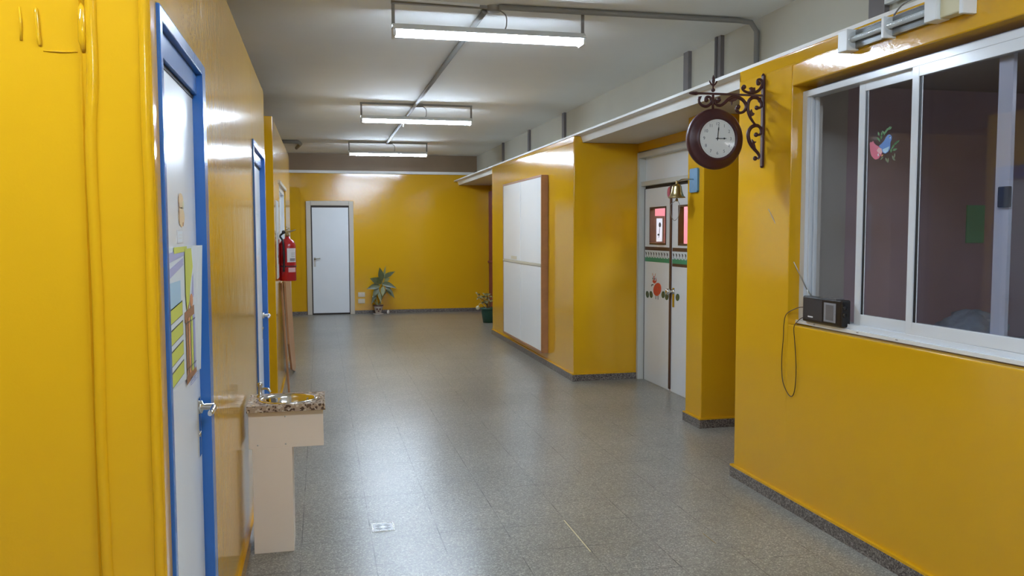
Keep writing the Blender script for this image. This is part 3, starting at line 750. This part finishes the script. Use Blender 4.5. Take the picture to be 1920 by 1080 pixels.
# ---------------------------------------------------------------- potted plants
def leaf_mesh(mb, base_, tip, width, droop, m=0, nrm=(0, -1, 0.3)):
    b, t_ = Vector(base_), Vector(tip); d = t_-b; L = d.length; d.normalize()
    s_ = d.cross(Vector(nrm)).normalized(); n_ = s_.cross(d).normalized(); N = 10; vs = []
    for i_ in range(N+1):
        u = i_/N; w_ = width*math.sin(PI*min(1, u*1.02)**.8)*(1-.15*u)+.001
        c = b+d*L*u+Vector((0, 0, -1))*droop*u*u
        vs += [c-s_*w_+n_*w_*.25, c, c+s_*w_+n_*w_*.25]
    fs = []
    for i_ in range(N):
        k = 3*i_; fs += [(k, k+1, k+4, k+3), (k+1, k+2, k+5, k+4)]
    mb.add(vs, fs, m, True)
px_, py_ = 1.01, 15.40
t = thing('potted_plant', 'leafy potted plant on the floor against the back wall right of the door', 'plant', (px_, py_, 0))
mb = MB().lathe((px_, py_, 0), (0, 0, 1), [(.0005, .02), (.05, .02), (.085, .15), (.092, .165), (.092, .175), (.080, .175), (.075, .150), (.0005, .150)], 24)
mb.lathe((px_, py_, 0), (0, 0, 1), [(.0925, .158), (.0955, .162), (.0955, .178), (.0925, .180)], 24, 1)
for s_ in (-1, 1): mb.sphere((px_+s_*.026, py_-.072, .105), .016, 1, 10, (1, .4, 1.3))
mb.lathe((px_, py_-.062, .07), (0, -1, 0), [(.018, 0), (.012, .01), (.0005, .012)], 10, 1)
mb.build('pot', ['ceramic_white', 'ceramic_dark'], t)
MB().lathe((px_, py_, 0), (0, 0, 1), [(.0005, 0), (.085, 0), (.10, .018), (.09, .02), (.0005, .012)], 24).build('saucer', 'ceramic_white', t)
stems = [((1.00, 15.38, .16), (.97, 15.4, .35), (.98, 15.38, .55)), ((1.03, 15.4, .16), (1.08, 15.4, .4), (1.10, 15.38, .70)), ((1.01, 15.4, .16), (1.10, 15.39, .35), (1.22, 15.36, .50)), ((1.0, 15.4, .16), (.93, 15.38, .28), (.96, 15.37, .46))]
for s_ in stems: MB().tube(smooth_path(s_, 6), .011, 8).build('stem', 'leaf_pale', t)
leaves = [((1.08, 15.37, .62), (1.04, 15.34, .87), .055, 0, 'leaf_green'), ((1.10, 15.37, .66), (1.32, 15.33, .83), .045, .04, 'leaf_green'),
          ((1.06, 15.37, .58), (.86, 15.33, .70), .065, .03, 'leaf_green'), ((1.05, 15.36, .52), (.80, 15.32, .56), .06, .08, 'leaf_green'),
          ((1.08, 15.36, .56), (1.34, 15.3, .58), .055, .10, 'leaf_green'), ((1.02, 15.36, .50), (.90, 15.3, .34), .05, .03, 'leaf_green'),
          ((1.10, 15.36, .52), (1.08, 15.3, .34), .045, .0, 'leaf_pale'), ((1.16, 15.36, .50), (1.30, 15.3, .33), .045, .03, 'leaf_green'),
          ((1.14, 15.36, .54), (1.25, 15.3, .48), .05, .10, 'leaf_green'), ((1.10, 15.37, .64), (1.15, 15.34, .90), .022, 0, 'leaf_pale'),
          ((1.06, 15.37, .55), (1.00, 15.32, .70), .04, 0, 'leaf_green'), ((1.12, 15.37, .60), (1.22, 15.32, .70), .035, .03, 'leaf_pale'),
          ((.98, 15.37, .42), (.88, 15.3, .22), .035, .02, 'leaf_green'), ((1.0, 15.37, .48), (1.06, 15.3, .22), .03, .02, 'leaf_pale')]
for b, e_, w_, dr, m_ in leaves:
    mb = MB(); leaf_mesh(mb, b, e_, w_, dr); mb.build('leaf', m_, t, fix=False)
tag(MB().lathe((1.19, 15.42, 0), (0, 0, 1), [(.0005, 0), (.022, 0), (.026, .05), (.012, .08), (.0005, .082)], 14).build('small_ornament', 'ceramic_white'), 'tiny pale ornament on the floor beside the leafy plant pot', 'ornament')

px_, py_ = 2.71, 13.6
t = thing('potted_plant', 'dark green plastic pot with sparse twiggy plant by the yellow pier', 'plant', (px_, py_, 0))
MB().lathe((px_, py_, 0), (0, 0, 1), [(.0005, 0), (.095, 0), (.125, .20), (.125, .215), (.138, .215), (.140, .25), (.122, .25), (.118, .215), (.0005, .215)], 28).build('pot', 'green_plastic', t)
MB().lathe((px_, py_, .214), (0, 0, 1), [(.116, 0), (.06, .015), (.0005, .02)], 16).build('soil', 'soil', t)
random.seed(3)
tw = MB(); lf = MB()
for k in range(16):
    a = random.uniform(0, 2*PI); r_ = random.uniform(.05, .20); h_ = random.uniform(.10, .24)
    e_ = (px_+math.cos(a)*r_, py_+math.sin(a)*r_*.8, .23+h_)
    tw.tube(smooth_path([(px_+math.cos(a)*.02, py_+math.sin(a)*.02, .225), (px_+math.cos(a)*r_*.4, py_+math.sin(a)*r_*.4, .23+h_*.6), e_], 4), .004, 5)
    for q in range(3):
        b = random.uniform(0, 2*PI); leaf_mesh(lf, e_, (e_[0]+math.cos(b)*.05, e_[1]+math.sin(b)*.04, e_[2]+random.uniform(-.02, .05)), .013, .01)
tw.build('twigs', 'twig', t, fix=False); lf.build('foliage', 'leaf_pale', t, fix=False)
MB().sphere((px_-.20, py_-.08, .255), .035, 0, 12).tube(smooth_path([(px_-.03, py_-.02, .23), (px_-.14, py_-.05, .33), (px_-.20, py_-.08, .27)], 4), .004, 5).build('pale_flower', 'flower_white', t)
MB().tube([(px_-.05, py_, .24), (px_-.19, py_-.05, .44), (px_-.21, py_-.05, .50)], [.004, .004, .002], 5).sphere((px_-.215, py_-.05, .50), .014, 0, 8).sphere((px_-.20, py_-.05, .40), .012, 0, 8).build('flower_spike', 'flower_white', t)

# ---------------------------------------------------------------- bell
t = thing('brass_bell', 'brass hand bell hanging from an iron arm on a blue wooden plate', 'bell', (2.81, 5.97, 1.9))
MB().prism([(5.900, 1.812), (5.912, 1.800), (6.028, 1.800), (6.040, 1.812), (6.040, 1.972), (6.028, 1.984), (5.912, 1.984), (5.900, 1.972)], PX(2.8095), 0, .018).build('wall_plate', 'bell_blue_wood', t, bevel=.002)
mb = MB().tube(smooth_path([(2.792, 5.97, 1.900), (2.74, 5.97, 1.900), (2.70, 5.97, 1.899), (2.675, 5.97, 1.888), (2.655, 5.97, 1.880), (2.648, 5.97, 1.888)], 5), .0045, 8)
mb.build('arm', 'brushed_steel', t)
mb = MB().lathe((2.657, 5.97, 1.757), (0, 0, 1), [(.055, 0), (.066, .001), (.065, .006), (.054, .016), (.046, .035), (.040, .06), (.037, .085), (.030, .098), (.012, .106), (.008, .112), (.010, .118), (.006, .130), (.0005, .134)], 32)
mb.lathe((2.657, 5.97, 1.757), (0, 0, 1), [(.055, 0), (.042, .030), (.034, .085), (.0005, .10)], 32)
bl = mb.build('bell_cup', 'brass', t)
MB().sphere((2.657, 5.97, 1.742), .012, 0, 10).frustum((2.657, 5.97, 1.75), .003, (2.657, 5.97, 1.83), .003, 6).build('clapper', 'brass', bl)
MB().tube(smooth_path([(2.650, 5.97, 1.737), (2.603, 5.965, 1.70), (2.612, 5.96, 1.615), (2.638, 5.96, 1.585), (2.668, 5.96, 1.62), (2.680, 5.965, 1.70), (2.664, 5.97, 1.737)], 8), .0022, 6).build('cord_loop', 'cord_grey', t)

# ---------------------------------------------------------------- station clock with scroll bracket
YC = 4.33
def cp(cx_, cy_):   # measured sketch units -> metres in the bracket's own plane
    x = 1280+cx_/5.682; y = 130+cy_/5.682
    return (1.994+(x-1292)*.003218, YC, 2.385-(y-138)*.00297-(1434-x)*.0001)
t = thing('station_clock', 'round maroon station clock on an ornate scrolled iron wall bracket', 'clock', (2.45, YC, 1.87))
mb = MB().box(2.436, 2.4495, YC-.012, YC+.012, 1.868, 2.372)
mb.frustum((2.442, YC, 2.372), .012, (2.442, YC, 2.386), .004, 10); mb.frustum((2.442, YC, 1.868), .012, (2.442, YC, 1.858), .005, 10)
mb.build('wall_bar', 'maroon_iron', t, bevel=.002)
az = 2.262
mb = MB().box(2.03, 2.437, YC-.007, YC+.007, az-.005, az+.006)
mb.tube([(2.05, YC, az), (2.035, YC, az), (2.015, YC, az), (2.0, YC, az), (1.992, YC, az)], [.006, .011, .009, .006, .001], 10)
mb.build('arm', 'maroon_iron', t)
cxm = 2.149
mb = MB().frustum((cxm-.012, YC, 2.17), .007, (cxm-.012, YC, 2.262), .007, 10)
mb.sphere((cxm-.012, YC, 2.283), .0115, 0, 12)
mb.tube([(cxm-.012, YC, 2.29), (cxm-.012, YC, 2.315), (cxm-.012, YC, 2.335), (cxm-.012, YC, 2.345), (cxm-.012, YC, 2.366)], [.004, .005, .010, .009, .001], 10)
for s_ in (-1, 1): mb.tube(smooth_path([(cxm-.012, YC, 2.308), (cxm-.012+s_*.010, YC, 2.314), (cxm-.012+s_*.020, YC, 2.328), (cxm-.012+s_*.019, YC, 2.334)], 4), [.004]+[.0045]*11+[.003], 8)
mb.build('finial', 'maroon_iron', t)
def scroll(pts, balls, leafs=(), r=.0068):
    mb = MB(); P_ = smooth_path([cp(*p) for p in pts], 6); n = len(P_)
    rs = [r*(.75+.55*math.sin(PI*i_/(n-1))) for i_ in range(n)]
    mb.tube(P_, rs, 8)
    for b in balls: c = cp(*b); mb.sphere(c, .0135, 0, 12, (1, .75, 1))
    for l in leafs:
        q = [cp(*p) for p in l]; poly = [(a[0], a[2]) for a in q]
        mb.prism(poly, PY(YC+.005), 0, .010)
    mb.build('scroll', 'maroon_iron', t)
scroll([(812, 158), (792, 140), (800, 112), (828, 108), (846, 135), (842, 180), (815, 220), (775, 243), (730, 248), (685, 243), (648, 225), (630, 198), (645, 180)], [(806, 148), (651, 188)], [[(705, 200), (725, 188), (748, 196), (770, 192), (772, 240), (720, 245), (716, 215)]])
scroll([(175, 292), (170, 320), (180, 355), (208, 383), (250, 392), (288, 372), (305, 335), (290, 300), (262, 292), (240, 305), (238, 330)], [(250, 325)], [[(165, 290), (200, 285), (185, 320), (175, 365), (164, 350)]])
scroll([(388, 340), (368, 345), (345, 330), (340, 350), (365, 378), (405, 382), (445, 355), (475, 325), (510, 302), (545, 292), (600, 302), (645, 330), (675, 375), (672, 420), (645, 452), (605, 460), (572, 435), (575, 405), (600, 398)], [(385, 320), (592, 398)], [[(470, 330), (560, 290), (600, 300), (560, 335), (530, 345), (522, 382), (512, 345)]], .0075)
scroll([(806, 415), (835, 400), (838, 355), (815, 315), (775, 298), (735, 306), (705, 340), (695, 395), (702, 450), (722, 505), (750, 550), (778, 585)], [(793, 408)], [[(735, 420), (745, 455), (768, 470), (755, 492), (735, 500), (715, 455)], [(790, 300), (835, 300), (845, 360), (815, 350)]], .0078)
scroll([(815, 700), (842, 680), (840, 630), (810, 600), (770, 598), (728, 625), (705, 675), (710, 740), (735, 800), (775, 850), (812, 890), (828, 925), (815, 955)], [(790, 695), (785, 948)], [[(745, 740), (765, 765), (795, 770), (775, 790), (790, 850), (745, 800)]], .0085)
zc = 2.013
body = MB().lathe((cxm, YC, zc), (0, -1, 0), [(.0005, -.05), (.105, -.05), (.118, -.045), (.150, -.03), (.164, -.018), (.168, -.004), (.168, .010), (.162, .018), (.155, .022), (.142, .026), (.128, .040), (.120, .046), (.113, .048), (.108, .044), (.106, .036), (.0005, .036)], 64)
body.build('case', 'maroon_iron', t)
fy = YC-.0365
mb = MB().lathe((cxm, fy, zc), (0, -1, 0), [(.106, 0), (.0005, .0005)], 48, 0)
dial = mb.build('dial', 'clock_face', t)
mk = MB(); Pf = PY(fy-.0006)
for k in range(60):
    a = PI/2-k*PI/30; r0, r1 = .096, .0985; w_ = .0006
    c_, s_ = math.cos(a), math.sin(a)
    mk.prism([(cxm+c_*r0-s_*w_, zc+s_*r0+c_*w_), (cxm+c_*r1-s_*w_, zc+s_*r1+c_*w_), (cxm+c_*r1+s_*w_, zc+s_*r1-c_*w_), (cxm+c_*r0+s_*w_, zc+s_*r0-c_*w_)], Pf, 0, .0005)
mk.build('minute_track', 'label_grey', dial)
for k in range(1, 13):
    cu = bpy.data.curves.new('numeral', 'FONT'); cu.body = str(k); cu.size = .024; cu.align_x = 'CENTER'; cu.align_y = 'CENTER'; cu.extrude = .0003
    to = bpy.data.objects.new('tmp', cu); COL.objects.link(to)
    dg = bpy.context.evaluated_depsgraph_get(); me = bpy.data.meshes.new_from_object(to.evaluated_get(dg))
    bpy.data.objects.remove(to); me.materials.clear(); me.materials.append(MATS['lamp_dark_grey'])
    no = bpy.data.objects.new('numeral', me); COL.objects.link(no)
    a = PI/2-k*PI/6
    no.rotation_euler = (PI/2, 0, 0); no.parent = dial
    no.location = Vector((cxm+math.cos(a)*.080, fy-.0012, zc+math.sin(a)*.080))
def hand(name, ang, L, w_, tip):
    c_, s_ = math.cos(ang), math.sin(ang); mb = MB()
    def q(r_, o_): return (cxm+c_*r_-s_*o_, zc+s_*r_+c_*o_)
    mb.prism([q(-.012, w_), q(-.012, -w_), q(L*.62, -w_), q(L*.70, -tip), q(L*.80, -w_*1.2), q(L, 0), q(L*.80, w_*1.2), q(L*.70, tip), q(L*.62, w_)], PY(fy-.003), 0, .001)
    mb.lathe((cxm, fy-.003, zc), (0, -1, 0), [(.006, 0), (.006, .002), (.0005, .003)], 14)
    mb.build(name, 'ink_black', dial)
hand('hour_hand', 0.02, .056, .0020, .006); hand('minute_hand', PI/2-.09, .072, .0022, .0035)
MB().lathe((cxm, YC-.0445, zc), (0, -1, 0), [(.1075, 0), (.0005, .0015)], 48).build('glass', 'clear_cover', t)

# ---------------------------------------------------------------- sliding window (right)
WX = 2.515
fr = MB()
def fbox(y0, y1, z0, z1, x0=WX, x1=WX+.075): fr.box(x0, x1, y0, y1, z0, z1)
FY1 = 4.045; FY0 = 1.75; FZ0 = 1.02; FZ1 = 2.240
fbox(FY1-.042, FY1, FZ0, FZ1); fbox(FY0, FY0+.03, FZ0, FZ1)
fbox(FY0+.03, FY1-.042, FZ1-.032, FZ1); fbox(FY0+.03, FY1-.042, FZ0, FZ0+.012)
for x in (WX, WX+.022, WX+.045, WX+.070): fbox(FY0+.03, FY1-.042, FZ0+.012, FZ0+.026, x, x+.005)
for x in (WX+.018, WX+.045): fbox(FY1-.056, FY1-.042, FZ0+.026, FZ1-.032, x, x+.012)
fr.box(WX-.018, WX, FY0, FY1, FZ0-.014, FZ0+.004)
# drain slots
W = struct(fr.build('window_2', 'white_alu', bevel=.0015))
MB().box(WX-.019, WX-.0181, 3.86, 3.875, FZ0-.006, FZ0-.002).box(WX-.019, WX-.0181, 3.50, 3.515, FZ0-.006, FZ0-.002).box(WX-.019, WX-.0181, 3.22, 3.235, FZ0-.006, FZ0-.002).build('drain_slot', 'label_grey', W)
def sash(y0, y1, x, name, st_l, st_r, rail, seal=True):
    mb = MB(); z0, z1 = FZ0+.026, FZ1-.030
    mb.box(x, x+.020, y1-st_l, y1, z0, z1); mb.box(x, x+.020, y0, y0+st_r, z0, z1)
    mb.box(x, x+.020, y0+st_r, y1-st_l, z0, z0+rail); mb.box(x, x+.020, y0+st_r, y1-st_l, z1-rail*.85, z1)
    s_ = mb.build(name, 'white_alu', W, bevel=.0015)
    MB().box(x+.008, x+.012, y0+st_r, y1-st_l, z0+rail, z1-rail*.85).build('pane', 'window_glass', s_)
    MB().box(x+.004, x+.006, y1-st_l-.016, y1-st_l, z0+rail, z1-rail*.85).box(x+.0035, x+.006, y1-st_l-.020, y1-st_l-.018, z0+rail, z1-rail*.85, 1).build('seal', ['rubber_black', 'white_alu'], s_)
    return s_
sA = sash(2.30, 3.600, WX+.026, 'sash', .046, .06, .052)      # rear sash
sB = sash(1.78, 3.200, WX+.002, 'sash', .042, .05, .055)      # front sash
# inner sash stile seen through the glass with its latch
MB().box(WX+.052, WX+.070, 2.705, 2.775, FZ0+.026, FZ1-.03).build('inner_stile', 'white_alu', W, bevel=.002)
MB().box(WX+.036, WX+.052, 2.690, 2.745, 1.59, 1.67).build('latch', 'rubber_black', W, bevel=.004)

# painted birds on the glass
gx = WX+.0335; P = PX(gx)
mb = MB()
def BQ(poly, m, h=.001): mb.prism(poly, P, h-.0008, h, m)
# coordinates: (Y, Z); Y decreases to the right of the picture
def bc(cx_, cy_): return (3.530-(cx_-280)/1296*120*.00372, 1.985-(cy_-140)/1080*100*.00251)
def BP(pts, m, h=.001): BQ([bc(*p) for p in pts], m, h)
BP([(305, 440), (330, 405), (350, 430), (375, 400), (400, 450), (440, 490), (510, 540), (560, 590), (580, 640), (560, 700), (500, 770), (440, 785), (390, 750), (345, 690), (320, 600)], 1)
BP([(500, 555), (560, 580), (575, 650), (540, 690), (480, 640), (460, 600)], 5, .0014)
BP([(500, 520), (560, 480), (610, 430), (650, 360), (690, 325), (730, 335), (760, 380), (755, 430), (735, 490), (735, 600), (700, 660), (640, 690), (590, 670), (560, 600), (530, 560)], 0, .0012)
BP([(580, 600), (720, 560), (690, 650), (640, 680), (600, 660)], 6, .0016)
BP([(705, 370), (725, 355), (740, 400), (720, 410)], 4, .0018); BP([(720, 385), (735, 380), (738, 405), (724, 405)], 7, .002)
BP([(480, 680), (500, 665), (510, 710), (490, 730)], 7, .0018)
BP([(560, 700), (605, 705), (560, 745)], 8, .0012)
for (a, b, L_, an) in ((520, 440, 90, 1.9), (500, 400, 80, 2.2), (540, 400, 110, 1.4), (560, 350, 110, 1.7), (600, 330, 110, 1.2), (640, 290, 110, 1.3), (660, 250, 110, .9), (690, 240, 90, .7), (500, 320, 90, 1.8), (600, 300, 80, 2.0)):
    c_, s_ = math.cos(an), -math.sin(an)
    BP([(a, b), (a+c_*L_*.5-s_*18, b+s_*L_*.5+c_*18), (a+c_*L_, b+s_*L_), (a+c_*L_*.5+s_*18, b+s_*L_*.5-c_*18)], 2)
for (a, b, L_, an) in ((760, 620, 130, 1.0), (790, 560, 130, .7), (770, 650, 110, .2), (830, 520, 100, .5), (750, 690, 90, 1.5)):
    c_, s_ = math.cos(an), -math.sin(an)
    BP([(a, b), (a+c_*L_*.5-s_*22, b+s_*L_*.5+c_*22), (a+c_*L_, b+s_*L_), (a+c_*L_*.5+s_*22, b+s_*L_*.5-c_*22)], 2)
for (a, b, L_, an) in ((640, 760, 120, -1.2), (700, 780, 110, -1.6), (780, 740, 110, -1.3), (830, 700, 120, -1.7), (600, 740, 90, -2.3), (800, 800, 70, -.9)):
    c_, s_ = math.cos(an), -math.sin(an)
    BP([(a, b), (a+c_*L_*.5-s_*16, b+s_*L_*.5+c_*16), (a+c_*L_, b+s_*L_), (a+c_*L_*.5+s_*16, b+s_*L_*.5-c_*16)], 3)
tag(mb.build('bird_decal', ['bird_blue', 'bird_pink', 'sprig_green', 'sprig_dull', 'ink_black', 'label_pink', 'paper_sky', 'paper_white', 'paper_orange'], fix=False), 'painted blue and pink birds with green sprigs on the sliding window glass', 'decal')

# ---------------------------------------------------------------- radio on the sill
t = thing('portable_radio', 'small black portable radio standing on the window sill', 'radio', (2.50, 3.78, FZ0+.026))
rx0, rx1, ry0, ry1, rz0, rz1 = 2.478, 2.532, 3.612, 3.950, FZ0+.008, FZ0+.142
rc = MB().box(rx0, rx1, ry0, ry1, rz0, rz1).build('case', 'radio_black', t, bevel=.008)
MB().box(rx0-.0015, rx0+.002, 3.770, 3.938, rz0+.014, rz1-.012).build('speaker_grille', 'radio_grille', rc)
MB().box(rx0-.003, rx0+.002, 3.655, 3.752, rz0+.018, rz1-.020, 0).box(rx0-.004, rx0-.003, 3.672, 3.735, rz0+.028, rz1-.030, 1).build('dial_window', ['label_grey', 'dial_grey'], rc)
MB().box(rx0-.0022, rx0-.0012, 3.850, 3.895, rz0+.026, rz0+.033).build('badge', 'label_white', rc)
MB().box(rx0+.004, rx1-.004, 3.66, 3.80, rz1-.001, rz1+.003).build('top_panel', 'dial_grey', rc)
for z in (.06, .095): MB().lathe((rx0+.02, ry0, rz0+z), (0, -1, 0), [(.012, 0), (.011, .004), (.0005, .005)], 14).build('knob', 'radio_black', rc)
MB().frustum((2.515, 3.925, rz1-.002), .004, (2.502, 3.948, rz1+.030), .0035, 8).frustum((2.502, 3.948, rz1+.030), .0030, (2.44, 4.245, 1.625), .0016, 8).build('antenna', 'brushed_steel', t)
MB().tube(smooth_path([(2.50, 3.954, rz0+.07), (2.475, 3.985, rz0+.066), (2.435, 4.030, rz0+.03), (2.432, 4.050, rz0-.03), (2.440, 4.066, rz0-.10), (2.442, 4.082, rz0-.22), (2.442, 4.072, rz0-.33), (2.442, 4.035, rz0-.385), (2.442, 3.99, rz0-.41), (2.442, 3.955, rz0-.385), (2.442, 3.94, rz0-.30), (2.442, 3.945, rz0-.19), (2.442, 3.96, rz0-.10), (2.435, 3.955, rz0-.03), (2.46, 3.945, rz0+.008), (2.49, 3.952, rz0+.018)], 8), .0022, 8).build('power_cord', 'wire_dark', t)['label'] = 'thin dark red power cord hanging in a loop'

# ---------------------------------------------------------------- emergency lamp above the window
t = thing('wall_lamp', 'unlit wall lamp with white ends and clear cover above the window', 'lamp', (2.45, 3.2, 2.35))
def endplate(y0, y1, nm, x0=2.385): MB().box(x0, 2.4495, y0, y1, 2.335, 2.432).build(nm, 'lamp_housing', t, bevel=.003)
endplate(3.482, 3.552, 'end_plate')
endplate(2.905, 2.975, 'end_plate')
MB().box(2.43, 2.4495, 2.975, 3.482, 2.345, 2.428).build('back_tray', 'lamp_dark_grey', t)
MB().frustum((2.412, 2.975, 2.385), .013, (2.412, 3.482, 2.385), .013, 14).build('tube', 'paper_white', t)
mb = MB(); vs = []; n = 14
for i_ in range(n+1):
    a = -PI*.55+PI*1.05*i_/n
    for y in (2.975, 3.482): vs.append((2.437-.048*math.cos(a), y, 2.384+.040*math.sin(a)))
mb.add(vs, [(2*i_, 2*i_+2, 2*i_+3, 2*i_+1) for i_ in range(n)], 0, True); mb.build('clear_cover', 'clear_cover', t, fix=False)
MB().box(2.386, 2.4495, 3.225, 3.240, 2.335, 2.425).build('strap', 'lamp_housing', t)
MB().box(2.40, 2.4495, 2.79, 2.905, 2.338, 2.43).build('battery_pack', 'battery_cream', t, bevel=.006)
MB().box(2.385, 2.4495, 2.765, 2.785, 2.325, 2.438).build('end_cap', 'lamp_housing', t, bevel=.003)
pipe('lamp_wire', [(2.44, 3.23, 2.435), (2.45, 3.15, 2.475), (2.55, 3.0, 2.50), (2.86, 2.8, 2.62), (2.89, 2.7, 2.75)], .0035, 'thin grey wire rising from the wall lamp above the window', 'conduit_grey', 6, 'wire')
tag(MB().box(2.84, 2.87, 3.62, 3.84, 2.66, 2.76).build('junction_box', 'lamp_housing', bevel=.004), 'white junction box on the upper wall above the wall lamp', 'box')

# ---------------------------------------------------------------- dim office behind the window
struct(MB().box(2.601, 5.85, 4.47, 4.50, 0, 2.384).build('wall_office_back', 'room_paint_mauve'))
struct(MB().box(5.8, 5.9, 0.0, 4.47, 0, 2.384).build('wall_office_right', 'room_paint_grey'))
struct(MB().box(2.60, 5.8, -.1, 0.0, 0, 2.384).build('wall_office_front', 'room_paint_grey'))
struct(MB().box(2.601, 5.8, 0, 4.47, 2.360, 2.384).build('ceiling_office', 'room_paint_grey'))
struct(MB().box(2.601, 2.64, 4.05, 4.47, 0, 2.36).box(2.601, 3.06, 4.44, 4.47, 0, 2.36).build('wall_office_corner', 'room_paint_grey'))
t = thing('office_fill_lamp', 'added unseen fill lamp that brightens the office behind the window', 'lamp', (4.2, 1.2, 2.35))  # added light source, out of view, to lift the office brightness
MB().box(3.6, 4.8, 1.14, 1.26, 2.32, 2.359).build('housing', 'lamp_housing', t)
MB().frustum((3.62, 1.2, 2.30), .016, (4.78, 1.2, 2.30), .016, 10).build('tube', 'office_fill_tube', t)
tag(MB().box(3.93, 4.06, 4.462, 4.469, 1.425, 1.66).build('paper_sheet', 'green_paper'), 'green paper sheet on the office wall behind the glass', 'paper')
t = thing('office_table', 'dim low table in the office behind the window', 'table', (3.8, 3.9, 0))
MB().box(3.3, 4.7, 3.6, 4.35, .80, .84).build('table_top', 'table_wood', t)
for x in (3.34, 4.66):
    for y in (3.64, 4.31): MB().box(x-.02, x+.02, y-.02, y+.02, 0, .80).build('leg', 'table_wood', t)
random.seed(11)
def bundle(cx_, cy_, rx_, ry_, rz_, label):
    mb = MB(); vs = []; R_, S_ = 12, 24
    for i_ in range(R_+1):
        th = PI*i_/R_/2*1.0
        for k in range(S_):
            q = 2*PI*k/S_; w_ = 1+.12*math.sin(3*q+i_*.7)+.10*math.sin(7*q+2*i_)+.05*math.sin(13*q-i_)
            vs.append((cx_+rx_*w_*math.sin(th)*math.cos(q), cy_+ry_*w_*math.sin(th)*math.sin(q), .84+rz_*math.cos(th)*(1+.08*math.sin(5*q)*math.sin(th*2))))
    mb.add(vs, [(i_*S_+k, (i_+1)*S_+k, (i_+1)*S_+(k+1) % S_, i_*S_+(k+1) % S_) for i_ in range(R_) for k in range(S_)], 0, True)
    tag(mb.build('cloth_bundle', 'cloth_blue'), label, 'cloth')
bundle(3.62, 4.05, .20, .20, .21, 'smaller rumpled blue-grey bundle on the office table behind the glass')
bundle(4.20, 3.9, .23, .24, .24, 'larger pale blue bundle on the office table at the right edge')

for o in THINGS:
    if '_loc' in o: del o['_loc']
